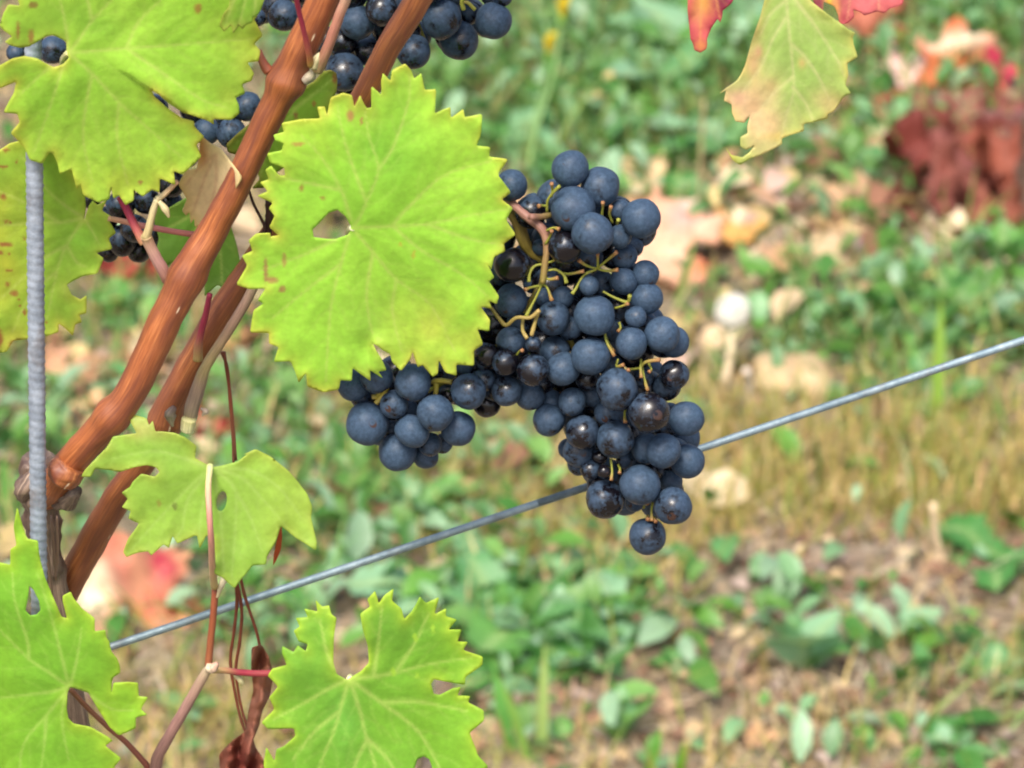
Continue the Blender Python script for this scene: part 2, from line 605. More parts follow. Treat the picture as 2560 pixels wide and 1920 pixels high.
def make_leaf(name, outline, junction, veins, parent, off=0.0, holes=(), spots=(), tilt=(0, 0), cup=0.0, bulge=.0011,
              wave=.0032, seed=1, spacing=6.0, cols=((168, 206, 62), (120, 176, 40)), vein_c=(206, 214, 120), edge_c=(210, 206, 70),
              edge_w=16, vein_w=5.0, label=None, extra=None, mat=None, spot_c=(140, 74, 34), patch=None, droop=None, smooth_outline=True,
              map3d=None, tooth=5.0):
    outline = np.array(outline, float)
    if smooth_outline: outline = chaikin(sharpen(outline, tooth), .09)
    holes = [np.array(h, float) for h in holes]
    p, f, oc, hc = triangulate(outline, holes, spacing, seed)
    j = np.array(junction, float)
    d = p - j
    dv = np.full(len(p), 1e9); wgt = np.zeros(len(p))
    for v in veins:
        c = catmull([A(*q) for q in v], 6)
        n = len(c) - 1
        for i in range(n):
            dd, t = seg_dist(p, c[i], c[i + 1])
            taper = 1 - .55 * (i / n)
            g = np.exp(-(dd / (vein_w * taper)) ** 2)
            wgt = np.maximum(wgt, g * (.55 + .45 * taper))
            dv = np.minimum(dv, dd)
    w2 = np.zeros(len(p)); dv2 = dv.copy()
    for v in side_veins(veins, seed=seed):
        c = catmull([A(*q) for q in v], 4)
        for i in range(len(c) - 1):
            dd, t = seg_dist(p, c[i], c[i + 1])
            w2 = np.maximum(w2, np.exp(-(dd / (vein_w * .62)) ** 2))
            dv2 = np.minimum(dv2, dd)
    de = poly_dist(p, oc)
    n1 = nz(p, 1 / 150., seed + .3); n2 = nz(p, 1 / 60., seed + 7.7); n3 = nz(p, 1 / 330., seed + 4.1)
    z = tilt[0] * d[:, 0] * MPP + tilt[1] * d[:, 1] * MPP
    z += cup * ((d[:, 0] ** 2 + d[:, 1] ** 2) * MPP ** 2)
    z -= bulge * (1 - np.exp(-(dv / 55) ** 1.5)) + .25 * bulge * (1 - np.exp(-(dv2 / 22) ** 1.5))
    z += wave * n3 + wave * .35 * n1 + .0003 * n2
    z += np.exp(-de / 28) * .0014 * nz(p, 1 / 48., seed + 12.)
    if extra is not None: z += extra(p)
    # pigment
    t = np.clip(.5 + .9 * n3 + .45 * n1, 0, 1)[:, None]
    c = A(*lin(cols[0])) * t + A(*lin(cols[1])) * (1 - t)
    e = (np.exp(-de / edge_w) * np.clip(.75 + .9 * n2, .15, 1))[:, None]
    c = c * (1 - e) + A(*lin(edge_c)) * e
    if patch is not None:
        for (cx, cy, rx, ry, pc, amt) in patch:
            g = np.exp(-(((p[:, 0] - cx) / rx) ** 2 + ((p[:, 1] - cy) / ry) ** 2)) * np.clip(.9 + .9 * n2, 0, 1.3) * amt
            g = np.clip(g, 0, 1)[:, None]
            c = c * (1 - g) + A(*lin(pc)) * g
    vw = np.clip(wgt * .5 + w2 * .12, 0, .8)[:, None]
    c = c * (1 - vw) + A(*lin(vein_c)) * vw
    for s in spots:
        sx, sy, rx, ry = s[:4]
        sc_ = s[4] if len(s) > 4 else spot_c
        q = ((p[:, 0] - sx) / rx) ** 2 + ((p[:, 1] - sy) / ry) ** 2 + .5 * nz(p, 1 / 9., seed + 31)
        g = np.clip(1.5 - q, 0, 1)[:, None] * .92
        c = c * (1 - g) + A(*lin(sc_)) * g
    if map3d is None:
        vw3 = Vn(p, off + z)
        org = V(junction[0], junction[1], off)
    else:
        vw3, org = map3d(p, z)
    if mat is None: c = c * .88 + .12 * A(*lin((222, 232, 150)))
    ob = mesh_obj(name, vw3, f, mat or M_LEAF, parent, origin=org,
                  attrs={'Col': ('FLOAT_COLOR', np.hstack([np.clip(c, 0, 1), np.ones((len(c), 1))]))})
    so = ob.modifiers.new('thickness', 'SOLIDIFY')
    so.thickness = .00028
    so.offset = 0
    if label: ob['label'] = label
    return ob

RED = lin((150, 44, 70)); PINK = lin((188, 116, 110)); OLIVE = lin((150, 150, 70)); TANB = lin((176, 146, 118)); BROWN = lin((110, 62, 46))
YG = lin((168, 166, 60)); GREY = lin((150, 132, 126)); RUST = lin((170, 92, 52))

# --- the vine itself
HEAD = V(98, 1215, .03)
vine = empty('grapevine', (HEAD.x, HEAD.y, 0.0))
tag(vine, 'grapevine with orange-brown canes and bright yellow-green leaves beside the ribbed stake', 'vine')

foot = V(150, 1560, .03)
tube('trunk', [(foot.x + .03, foot.y + .02, -.02), (foot.x + .025, foot.y + .015, .3), (foot.x + .012, foot.y + .01, .65), V(150, 1570, .035), V(122, 1420, .03), V(104, 1280, .027), V(98, 1200, .024), V(92, 1150, .022)],
     [.026, .021, .016, 40 * MPP, 36 * MPP, 46 * MPP, 62 * MPP, 40 * MPP], M_OLD, vine, seg=28, n=12, rough=.42, lump=110, seed=3)
tube('spur_knot', [V(150, 1255, .012), V(172, 1240, .006), V(190, 1228, .0)], [20 * MPP, 28 * MPP, 16 * MPP], M_OLD, vine, seg=20, n=8, rough=.5, lump=190, seed=8)
tube('old_bark_stub', [V(98, 1180, .02), V(66, 1216, .016), V(52, 1250, .016)], [38 * MPP, 34 * MPP, 14 * MPP], M_OLD, vine, seg=18, n=8, rough=.5, lump=170, seed=12)

def cane(name, pts, nodes, mat, label, seed):
    # dense centre line so that nodes swell the cane
    c = catmull([A(*p) for p in pts], 6)
    out = []
    for q in c:
        r = q[3]
        for nx, ny, amt in nodes:
            dd = math.hypot(q[0] - nx, q[1] - ny)
            r *= 1 + amt * math.exp(-(dd / 30) ** 2)
        out.append((q[0] + 2.2 * noise.noise(Vector((q[0] / 70, q[1] / 70, seed))), q[1], q[2], r))
    o = pxtube(name, out, mat, vine, seg=26, n=3, rough=.05, lump=140, seed=seed)
    if label: o['label'] = label
    return o
main_cane = cane('cane', [(112, 1238, .02, 40), (143, 1206, .008, 44), (185, 1146, .0, 40), (270, 1052, -.004, 40), (330, 975, -.005, 40), (417, 792, -.004, 42), (484, 660, -.002, 42), (534, 572, 0, 37),
                          (584, 480, 0, 35), (640, 362, 0, 35), (698, 240, 0, 37), (732, 165, 0, 40), (790, 40, 0, 38), (840, -70, 0, 36), (900, -200, 0, 35), (1010, -420, .005, 34), (1180, -760, .01, 32), (1330, -1100, .02, 30), (1500, -1500, .02, 26)],
                 [(283, 1040, .2), (470, 690, .16), (716, 205, .3), (900, -200, .1)], M_CANE, 'thick orange-brown cane crossing in front', 5)
back_cane = cane('cane', [(120, 1560, .05, 40), (174, 1455, .045, 40), (278, 1270, .036, 38), (347, 1165, .034, 37), (411, 1060, .032, 37), (440, 981, .03, 37), (548, 789, .03, 36), (602, 706, .03, 34),
                          (700, 560, .03, 32), (820, 380, .03, 31), (911, 236, .03, 31), (965, 130, .03, 31), (1044, 0, .03, 33), (1110, -110, .03, 32), (1180, -220, .03, 31), (1330, -470, .035, 30), (1520, -800, .04, 28), (1700, -1150, .04, 25)],
                 [(415, 1050, .3), (760, 470, .2)], M_CANE2, 'thinner reddish cane running behind the main cane', 9)

for q, r0 in (([(707, 224), (716, 206), (724, 190)], 41), ([(276, 1050), (285, 1038), (294, 1026)], 42), ([(466, 700), (474, 684), (482, 668)], 43), ([(152, 1200), (165, 1180), (178, 1160)], 44)):
    pxtube('node_ring', [(q[0][0], q[0][1], 0 if q[0][1] < 1000 else -.003, r0 * .9), (q[1][0], q[1][1], 0 if q[0][1] < 1000 else -.003, r0 * 1.07), (q[2][0], q[2][1], 0 if q[0][1] < 1000 else -.003, r0 * .9)], M_CANE2, vine, seg=26, n=6, rough=.16, lump=330, seed=q[0][0])

def stem(name, zpts, offs, rads, cols, label=None, parent=vine, seg=10, n=6, rough=.08, mat=None):
    k = len(zpts)
    offs = np.interp(np.linspace(0, 1, k), np.linspace(0, 1, len(offs)), offs)
    rads = np.interp(np.linspace(0, 1, k), np.linspace(0, 1, len(rads)), rads)
    cc = [A(*x) for x in cols]
    ci = np.linspace(0, len(cc) - 1, k)
    cl = [cc[int(math.floor(i))] * (1 - (i - math.floor(i))) + cc[min(int(math.floor(i)) + 1, len(cc) - 1)] * (i - math.floor(i)) for i in ci]
    o = pxtube(name, [(p[0], p[1], a, r) for p, a, r in zip(zpts, offs, rads)], mat or M_STEM, parent, seg, n, rough=rough, lump=300, cols=cl)
    if label: o['label'] = label
    return o

# laterals, petioles and dry tendrils
stem('node_spur', ZD([(425, 440), (395, 400), (372, 345), (366, 305)]), [0, .002], [14, 11, 5], [lin((140, 72, 44)), lin((150, 92, 74))])
stem('petiole', ZD([(585, -40), (606, 60), (640, 200), (668, 320), (682, 400)]), [-.020, -.006], [6, 6.5, 9], [RED, RED, lin((160, 70, 70)), lin((176, 140, 70))], 'thin crimson petiole crossing the top of the main cane')
stem('lateral_shoot', ZD([(925, -90), (895, 0), (850, 110), (800, 250), (755, 360), (720, 430)]), [-.012, -.004], [13, 12, 13, 15], [lin((196, 170, 140)), lin((178, 124, 104)), lin((164, 110, 92)), lin((150, 130, 90))])
stem('bud', ZD([(700, 420), (718, 360), (735, 325)]), [-.006], [9, 10, 3], [lin((190, 178, 130)), lin((200, 190, 150))], rough=.3)
stem('bark_tuft', ZD([(640, 500), (680, 470), (700, 410)]), [-.004], [12, 14, 4], [lin((150, 136, 120)), lin((170, 160, 130))], rough=.5)
stem('lateral_shoot', ZG([(1092, 568), (1060, 510), (1010, 425), (960, 320), (945, 285)]), [.002, -.002], [17, 15, 14], [lin((130, 90, 70)), lin((176, 134, 124)), lin((178, 150, 110))])
stem('petiole', ZG([(940, 330), (905, 280), (870, 215), (825, 120), (775, 30)]), [.0, .004], [13, 11, 9], [lin((170, 130, 90)), lin((166, 90, 80)), RED, RED], 'short crimson petiole left of the main cane')
stem('twig', ZG([(945, 300), (968, 225), (990, 130), (1018, 45)]), [-.002], [11, 9, 8], [lin((178, 160, 110)), lin((196, 184, 140))])
stem('twig', ZG([(1018, 45), (1070, 10), (1150, -70)]), [-.002], [8, 7, 6], [lin((196, 184, 140)), lin((190, 150, 112))])
stem('bud', ZG([(1030, 60), (1070, 110), (1095, 165)]), [-.003], [5, 9, 3], [lin((196, 184, 140)), lin((206, 190, 140))])
stem('petiole', ZG([(700, 170), (800, 190), (960, 225), (1150, 260), (1300, 280)]), [.012, .018], [7, 8], [lin((186, 150, 110)), lin((190, 118, 110)), lin((170, 100, 90))], 'dull pink petiole running level behind the main cane')
stem('petiole', ZG([(1360, 660), (1335, 780), (1305, 900), (1285, 1000), (1282, 1090)]), [.02], [7, 9, 13], [RED, lin((160, 60, 74)), lin((170, 150, 90))], 'crimson petiole rising from the rear cane')
stem('lateral_shoot', ZG([(1650, 590), (1600, 700), (1480, 900), (1340, 1120), (1290, 1250), (1245, 1400), (1225, 1500)]), [.012, .016], [13, 13, 14, 20, 17], [lin((160, 140, 116)), lin((140, 108, 98)), lin((150, 134, 92)), lin((128, 104, 98)), lin((150, 144, 106))], 'greyish pink lateral shoot lying along the rear cane')
stem('cut_stub', ZG([(1225, 1470), (1218, 1510), (1210, 1550)]), [.012], [20, 19, 17], [lin((196, 190, 130)), lin((226, 220, 170))])
for i, (q, r0) in enumerate([([(1130, 1395), (1100, 1440), (1120, 1520)], 13), ([(1300, 1400), (1330, 1420), (1310, 1450)], 8), ([(730, 1450), (780, 1490), (820, 1500)], 15), ([(690, 1440), (720, 1480), (735, 1520)], 8)]):
    stem('bark_tuft', ZG(q), [.0 if i > 1 else .014], [r0 * .5, r0, r0 * .3], [lin((120, 100, 90)), lin((176, 164, 140))], rough=.6)
# loose dry tendrils
TEND = [[(555, 880), (569, 925), (576, 1010), (582, 1090), (584, 1160)], [(560, 880), (577, 1000), (590, 1150)],
        [(590, 1455), (592, 1510), (585, 1580), (576, 1650), (585, 1720), (600, 1790), (618, 1850), (630, 1930)],
        [(600, 1440), (615, 1500), (640, 1575), (655, 1640), (668, 1690)], [(588, 1440), (604, 1520), (600, 1600), (590, 1680), (606, 1780), (640, 1880), (650, 1950)]]
for i, t in enumerate(TEND):
    stem('tendril', t, [.026, .03], [4.6, 4.2, 3.4], [lin((110, 56, 40)), lin((130, 70, 50)), lin((120, 78, 62))], rough=.2)
stem('tendril', [(622, 475), (634, 510), (652, 545), (662, 570), (650, 590)], [.02], [3.6, 4, 4.5], [lin((70, 40, 40))])
stem('tendril', [(672, 500), (676, 540), (668, 590)], [.022], [9, 11, 8], [lin((64, 36, 36))], rough=.5)
for q in ([(98, 1320), (112, 1400), (120, 1480)], [(128, 1290), (135, 1380), (140, 1450)], [(142, 1290), (144, 1370), (140, 1440)], [(110, 1330), (124, 1430), (132, 1520)]):
    stem('bark_strip', q, [-.004, .004], [3, 4.5, 2.5], [lin((120, 96, 80)), lin((150, 120, 100))], rough=.4)
# lower shoot
stem('lateral_shoot', ZJ([(1240, 1760), (1255, 1580), (1370, 1370), (1490, 1160), (1600, 970), (1660, 870)]), [.004, -.004], [17, 15, 14, 12], [lin((140, 110, 96)), lin((150, 112, 104)), lin((160, 122, 112)), lin((180, 160, 130))], 'pinkish brown lower shoot rising between the two bottom leaves')
stem('lateral_shoot', ZJ([(1660, 850), (1685, 600), (1705, 400), (1718, 230)]), [-.004], [10, 9, 9], [lin((150, 90, 60)), lin((140, 76, 48)), lin((150, 84, 60))])
stem('bud', ZJ([(1640, 850), (1690, 865), (1735, 820)]), [-.006], [10, 13, 6], [lin((206, 190, 160)), lin((190, 150, 130))], rough=.4)
stem('bud', ZJ([(1735, 300), (1760, 210), (1800, 120), (1830, 110)]), [-.007], [4, 8, 10, 4], [lin((190, 170, 130)), lin((226, 220, 196))], rough=.4)
stem('bud', ZJ([(1875, 920), (1910, 950), (1940, 990)]), [.004], [5, 9, 3], [lin((206, 196, 150))], rough=.3)
stem('petiole', ZJ([(1700, 880), (1800, 880), (1900, 895), (2060, 905), (2250, 900)]), [-.002, .006], [8, 9, 9], [lin((190, 166, 110)), lin((150, 56, 66)), lin((160, 70, 70))], 'red level petiole between the lower shoot and the bottom leaf')
stem('petiole', ZJ([(560, 1030), (700, 1180), (870, 1340), (1000, 1450), (1130, 1590), (1220, 1700)]), [-.004, .006], [7, 7, 9], [lin((150, 96, 70)), lin((132, 76, 66))])

# --- leaf 1, large upper left
L1 = ZE([(430, 322), (424, 272), (340, 232), (290, 240), (240, 272), (190, 300), (130, 310), (70, 296), (40, 270), (72, 236), (22, 196), (6, 166), (20, 90), (60, 40), (122, 32), (118, -30), (200, -90), (330, -160), (480, -120), (560, -190), (800, -160), (900, -230), (1180, -190), (1400, -210), (1560, -120)]) + \
     ZD([(330, -20), (372, 20), (355, 90), (338, 120), (374, 215), (340, 268), (360, 312), (350, 368), (300, 388), (322, 450), (308, 490), (265, 520), (268, 568), (226, 602), (240, 650), (233, 692), (186, 726), (84, 733), (82, 758)]) + \
     ZE([(1345, 782), (1250, 748), (1190, 730), (1100, 672), (1010, 598), (985, 590), (1000, 625), (1100, 712), (1180, 765), (1250, 790), (1262, 822), (1312, 888), (1280, 940), (1292, 1010), (1250, 1068), (1180, 1120), (1130, 1114), (1130, 1190), (1040, 1162), (1028, 1240), (985, 1235), (925, 1262), (870, 1236), (858, 1292), (815, 1318), (770, 1270), (738, 1280), (720, 1215), (700, 1282), (640, 1300), (550, 1258), (520, 1196), (498, 1218), (460, 1100), (395, 1118), (370, 1050), (340, 994), (320, 990), (272, 1048), (200, 1026), (160, 960), (112, 905), (82, 862), (122, 790), (108, 742), (32, 722), (90, 600), (100, 534), (0, 562), (-40, 545), (-60, 480), (-10, 428), (80, 380), (160, 362), (240, 378), (300, 412), (350, 428), (402, 412), (440, 372)])
def l1_extra(p):
    q = (p - A(385, 228)) / 100.
    # upper right lobe lies over the lower one along the slit
    slit = (p[:, 1] - 228) - (p[:, 0] - 385) * .66
    near = np.exp(-((np.clip(385 - p[:, 0], 0, 999) / 60.) ** 2)) * np.exp(-(slit / 70.) ** 2)
    return near * np.where(slit < 2, -.0032, .0012)
J1 = ZE([(448, 340)])[0]
leaf_a = make_leaf('leaf', L1, J1, [ZE(v) for v in ([(448, 340), (600, 330), (820, 312), (1200, 285), (1640, 250)], [(448, 340), (530, 230), (600, 130), (720, 0), (840, -130)], [(440, 330), (430, 200), (390, 0), (340, -120)],
    [(448, 345), (600, 480), (770, 660), (960, 830), (1180, 1020)], [(600, 480), (560, 660), (540, 900), (600, 1180)], [(430, 360), (380, 520), (300, 760), (220, 980)], [(770, 660), (760, 900), (830, 1200)], [(820, 312), (900, 140), (1080, -40)],
    [(820, 312), (1050, 470), (1300, 640), (1480, 700)], [(600, 130), (560, -20), (520, -100)], [(420, 360), (280, 470), (120, 620)])], vine, off=-.016,
    spots=[(495, 20, 9, 13, (170, 130, 50)), (350, 455, 6, 5, (170, 110, 60)), (78, 90, 7, 18, (150, 104, 40)), (45, 75, 4, 22, (150, 104, 40)), (83, 12, 12, 8, (140, 110, 40)), (395, 238, 8, 4, (140, 90, 60))],
    patch=[(80, 60, 110, 70, (128, 172, 28), .8), (230, 40, 90, 70, (120, 186, 30), .7), (600, 180, 90, 150, (196, 216, 76), .6), (300, 450, 150, 60, (190, 212, 64), .6)],
    tilt=(.10, .12), cup=.7, extra=l1_extra, seed=2, cols=((180, 222, 72), (156, 212, 54)), label='large bright leaf at the upper left, its right lobe overlapping')
stem('petiole', ZE([(446, 342), (425, 355), (405, 385), (400, 420)]), [-.0165, -.008], [7, 7, 6], [lin((226, 220, 150)), lin((220, 200, 170))], parent=leaf_a)

# --- tip of a leaf hanging in from above, over leaf 1
make_leaf('leaf', ZD([(150, -190), (400, -170), (430, -60), (395, 0), (375, 60), (352, 95), (330, 108), (318, 132), (285, 150), (262, 172), (240, 160), (205, 196), (190, 160), (150, 185), (128, 150), (140, 90), (175, 40), (185, -20)]), ZD([(290, -120)])[0],
    [ZD([(290, -120), (280, 0), (240, 150)]), ZD([(290, -120), (340, 0), (330, 90)]), ZD([(290, -120), (210, 0), (160, 140)])], vine, off=-.028, tilt=(.1, .2), seed=21, spacing=5,
    cols=((128, 188, 40), (100, 168, 34)), edge_c=(150, 160, 50), label='small green leaf tip hanging over the large upper-left leaf')

# --- leaf 2, centre
L2 = ZF([(270, 742), (252, 700), (262, 672), (192, 632), (232, 606), (206, 560), (240, 540), (232, 492), (256, 474), (300, 516), (330, 520), (325, 482), (258, 444), (244, 404), (310, 382), (322, 348), (284, 326), (276, 302), (322, 280), (322, 240), (420, 214), (520, 206), (514, 152), (546, 150), (562, 184), (590, 104), (650, 80), (692, 90), (712, 140), (742, 94), (766, 134), (782, 152), (802, 150)]) + \
     ZD([(1052, 650), (1058, 540), (1112, 576), (1112, 500), (1126, 458), (1168, 490), (1188, 440), (1260, 403), (1300, 436), (1318, 478), (1356, 458), (1386, 548), (1442, 556), (1446, 692), (1500, 672), (1534, 664), (1546, 718), (1614, 678), (1630, 716), (1726, 708), (1726, 830), (1704, 892), (1776, 912), (1780, 958), (1882, 984), (1836, 1072)]) + \
     ZF([(1556, 612), (1522, 652), (1566, 702), (1546, 762), (1582, 842), (1532, 894), (1526, 930), (1480, 968), (1458, 1028), (1438, 1004), (1468, 1076), (1450, 1100), (1494, 1182), (1484, 1216), (1450, 1208), (1456, 1242), (1406, 1240), (1442, 1312), (1440, 1362), (1388, 1364), (1404, 1440), (1370, 1478), (1358, 1552), (1272, 1556), (1264, 1604), (1215, 1588), (1175, 1536), (1162, 1600), (1140, 1614), (1084, 1558), (1060, 1562), (1030, 1486), (1020, 1520), (966, 1578), (918, 1540), (900, 1498), (866, 1474), (840, 1452), (812, 1440), (826, 1470), (860, 1520), (880, 1580), (846, 1592), (862, 1622), (800, 1588), (796, 1634), (740, 1600), (704, 1578), (690, 1634), (640, 1642), (622, 1680), (545, 1694), (462, 1664), (446, 1606), (410, 1642), (388, 1590), (360, 1540), (280, 1532), (292, 1460), (254, 1432), (240, 1384), (150, 1372), (170, 1262), (212, 1220), (190, 1200), (222, 1140), (140, 1142), (76, 1112), (120, 1012), (108, 962), (150, 930), (144, 880), (180, 848), (250, 838), (256, 852), (292, 846), (258, 800)])
H2 = ZF([(692, 796), (665, 745), (620, 708), (570, 725), (515, 785), (483, 815), (490, 858), (560, 868), (610, 868), (675, 845), (690, 825)])
def l2_extra(p):
    q = p - A(930, 862)
    side = np.where(q[:, 0] > 0, -1, 1)
    return np.tanh(q[:, 0] / 6.) * -.0022 * np.exp(-(q[:, 0] / 55.) ** 2 - (q[:, 1] / 60.) ** 2) * np.clip((p[:, 1] - 820) / 40., 0, 1)
J2 = ZF([(700, 805)])[0]
leaf_b = make_leaf('leaf', L2, J2, [ZF(v) for v in ([(705, 800), (742, 745), (775, 670), (842, 490), (792, 310), (768, 170)], [(842, 490), (930, 350), (1010, 100), (1010, -40)], [(692, 760), (640, 600), (540, 430), (420, 300)], [(775, 660), (700, 460), (650, 300), (620, 140)],
    [(705, 805), (920, 796), (1110, 785), (1330, 740), (1560, 700)], [(715, 825), (815, 940), (940, 1085), (1130, 1230), (1260, 1480)], [(815, 940), (780, 1140), (790, 1290), (816, 1400)], [(686, 840), (640, 1000), (590, 1200), (570, 1400), (556, 1640)],
    [(940, 1085), (920, 1260), (970, 1480)], [(920, 796), (1010, 690), (1200, 520), (1460, 440)], [(920, 796), (1080, 930), (1300, 1060), (1440, 1180)], [(1110, 785), (1320, 860), (1520, 900)], [(640, 1000), (480, 1120), (260, 1300)], [(610, 870), (440, 950), (200, 1040)], [(640, 600), (450, 560), (260, 520)])],
    vine, off=-.022, holes=[H2], spots=[ZF([(690, 195)])[0] + (9, 14, (176, 120, 70)), ZF([(405, 348)])[0] + (17, 5, (186, 150, 70)), ZF([(540, 642)])[0] + (6, 5, (150, 110, 40)), ZF([(422, 590)])[0] + (5, 9, (150, 110, 40)),
      ZF([(228, 1040)])[0] + (5, 30, (176, 130, 80)), ZF([(262, 1090)])[0] + (16, 8, (176, 130, 80)), ZF([(318, 1140)])[0] + (8, 9, (176, 130, 80)), ZF([(330, 980)])[0] + (5, 18, (180, 150, 80)), ZF([(1035, 950)])[0] + (4, 9, (196, 190, 60)), ZF([(962, 895)])[0] + (3, 7, (196, 190, 60)), ZF([(750, 225)])[0] + (4, 9, (176, 120, 70))],
    patch=[ZF([(880, 330)])[0] + (90, 110, (112, 184, 30), .75), ZF([(770, 180)])[0] + (40, 40, (160, 170, 40), .5), ZF([(1150, 1380)])[0] + (140, 90, (196, 212, 76), .7), ZF([(430, 600)])[0] + (80, 40, (128, 190, 34), .6), ZF([(400, 340)])[0] + (120, 60, (180, 214, 60), .5), ZF([(760, 1400)])[0] + (60, 120, (140, 200, 60), .5)],
    tilt=(-.06, .10), cup=.9, extra=l2_extra, seed=5, cols=((172, 224, 66), (154, 216, 54)), label='large rounded leaf in the centre with a gap at its stalk')
stem('petiole', ZF([(704, 806), (690, 810), (680, 830), (672, 870), (640, 960)]), [-.0225, -.004], [8, 8, 7], [lin((236, 232, 190)), lin((200, 180, 140)), lin((180, 120, 90))], parent=leaf_b)

# --- leaf 3, left edge with rust spots, behind the stake
L3 = ZE([(548, 1420), (556, 1350), (552, 1270), (520, 1180), (430, 1040), (330, 960), (200, 900), (130, 912), (62, 930), (0, 962), (-60, 940), (-110, 1010), (-160, 1150), (-190, 1400), (-180, 1700), (-140, 1960), (-80, 2180), (-40, 2250), (0, 2276), (40, 2270), (90, 2215), (150, 2200), (220, 2195), (290, 2182), (372, 2146), (382, 2102), (412, 2118), (470, 2164), (492, 2104), (522, 2084), (520, 2044), (552, 2024), (562, 1974), (556, 1922), (522, 1936), (470, 1906), (440, 1846), (488, 1812), (540, 1788), (622, 1764), (662, 1676), (630, 1640), (718, 1606), (712, 1546), (742, 1506), (712, 1434), (732, 1414), (668, 1362), (684, 1306), (632, 1322), (600, 1308), (574, 1338)])
make_leaf('leaf', L3, ZE([(546, 1412)])[0], [ZE(v) for v in ([(546, 1412), (430, 1590), (370, 1760), (300, 2080)], [(546, 1412), (380, 1442), (170, 1445), (-120, 1480)], [(546, 1412), (420, 1330), (290, 1210), (130, 1000)], [(546, 1412), (600, 1500), (640, 1580)], [(430, 1590), (500, 1700), (560, 1730)], [(430, 1590), (280, 1680), (0, 1940)], [(380, 1442), (200, 1330), (-40, 1220)], [(370, 1760), (200, 1900), (80, 2150)])],
    vine, off=.012, spots=[ZG([q[:2]])[0] + (q[2] * .3858, q[3] * .3858, (158, 74, 34)) for q in ((20, 30, 20, 22), (40, 190, 18, 9), (62, 192, 12, 10), (38, 340, 48, 15), (5, 390, 15, 16), (58, 510, 24, 9), (50, 600, 14, 16), (90, 655, 27, 18), (122, 698, 9, 10), (128, 740, 8, 8), (160, 780, 10, 20), (-10, 950, 30, 60), (110, 985, 50, 25), (40, -275, 22, 14), (20, -165, 36, 12), (110, -200, 9, 8), (300, 840, 8, 10), (160, 300, 9, 8), (60, 400, 8, 6))],
    patch=[(20, 640, 60, 240, (190, 196, 50), .8), (30, 850, 90, 40, (200, 200, 70), .7), (190, 720, 30, 16, (200, 206, 110), .7), (210, 620, 80, 130, (120, 190, 40), .5)],
    tilt=(.12, .1), cup=.6, seed=8, cols=((168, 204, 60), (132, 190, 44)), label='rust-spotted yellow-green leaf on the left edge behind the stake')
# --- leaf 4, hanging pale underside
L4 = ZH([(1352, 424), (1270, 372), (1262, 302), (1200, 242), (1130, 212), (1050, 204), (1010, 200), (988, 140), (966, 160), (945, 126), (870, 96), (834, 84), (846, 142), (872, 190), (882, 214), (820, 224), (740, 246), (702, 290), (690, 310), (650, 350), (600, 402), (550, 452), (534, 492), (584, 488), (620, 450), (700, 452), (780, 466), (870, 436), (950, 422), (1010, 440), (1028, 466), (1000, 492), (920, 490), (860, 530), (842, 562), (798, 602), (822, 640), (800, 692), (842, 722), (840, 764), (872, 788), (896, 800), (880, 832), (830, 900), (805, 984), (822, 1012), (890, 990), (960, 984), (980, 1002), (1060, 940), (1092, 952), (1120, 888), (1152, 922), (1272, 880), (1296, 952), (1340, 884), (1384, 884), (1392, 1000), (1400, 1120), (1440, 1150), (1490, 1196), (1520, 1212), (1570, 1152)]) + \
     ZI([(22, 790), (60, 750), (112, 736), (122, 706), (160, 640), (186, 572), (250, 620), (340, 672), (346, 640), (320, 530), (326, 480), (302, 420), (220, 320), (140, 256), (70, 230), (20, 245)]) + ZH([(1600, 352), (1540, 400), (1440, 424), (1385, 434)])
th = np.linspace(0, 2 * math.pi, 15)[:-1]
H4 = ZH([(1436 + 34 * math.cos(a) - 8 * math.sin(a), 655 + 66 * math.sin(a)) for a in th])
leaf_d = make_leaf('leaf', L4, ZH([(1365, 432)])[0], [ZH(v) for v in ([(1360, 440), (1270, 520), (1150, 640), (1000, 800), (830, 990)], [(1360, 440), (1200, 380), (1000, 330), (720, 380)], [(1362, 450), (1220, 640), (1180, 830), (1130, 900)], [(1364, 460), (1310, 700), (1290, 920)], [(1390, 450), (1500, 540), (1530, 640), (1520, 900), (1500, 1160)], [(1400, 445), (1560, 500), (1700, 640), (1860, 820)], [(1390, 450), (1600, 450), (1800, 560), (1950, 760)], [(1385, 470), (1430, 760), (1450, 1120)], [(1500, 540), (1620, 760), (1700, 980)])],
    vine, off=-.010, holes=[H4], spots=[ZH([(1135, 690)])[0] + (6, 10, (100, 120, 30)), ZH([(1030, 670)])[0] + (5, 9, (150, 150, 50))], tilt=(.05, -.25), cup=1.2, wave=.005, seed=13, spacing=5.5,
    cols=((150, 192, 62), (132, 180, 52)), vein_c=(172, 200, 104), edge_c=(166, 184, 60), label='pale hanging leaf below the head of the vine with a torn left edge',
    patch=[ZH([(960, 180)])[0] + (40, 30, (206, 190, 120), .6), ZI([(230, 480)])[0] + (90, 90, (170, 194, 70), .5)])
stem('petiole', ZH([(1362, 425), (1350, 560), (1356, 720), (1368, 900), (1376, 1080), (1390, 1210)]), [-.013, -.022, -.030, -.030, -.020, -.006], [8.5, 7.5, 8, 10], [lin((206, 214, 140)), lin((200, 160, 130)), lin((186, 120, 112)), lin((190, 150, 120)), lin((196, 180, 120))], 'pink petiole hanging straight down in front of the pale leaf', parent=leaf_d)

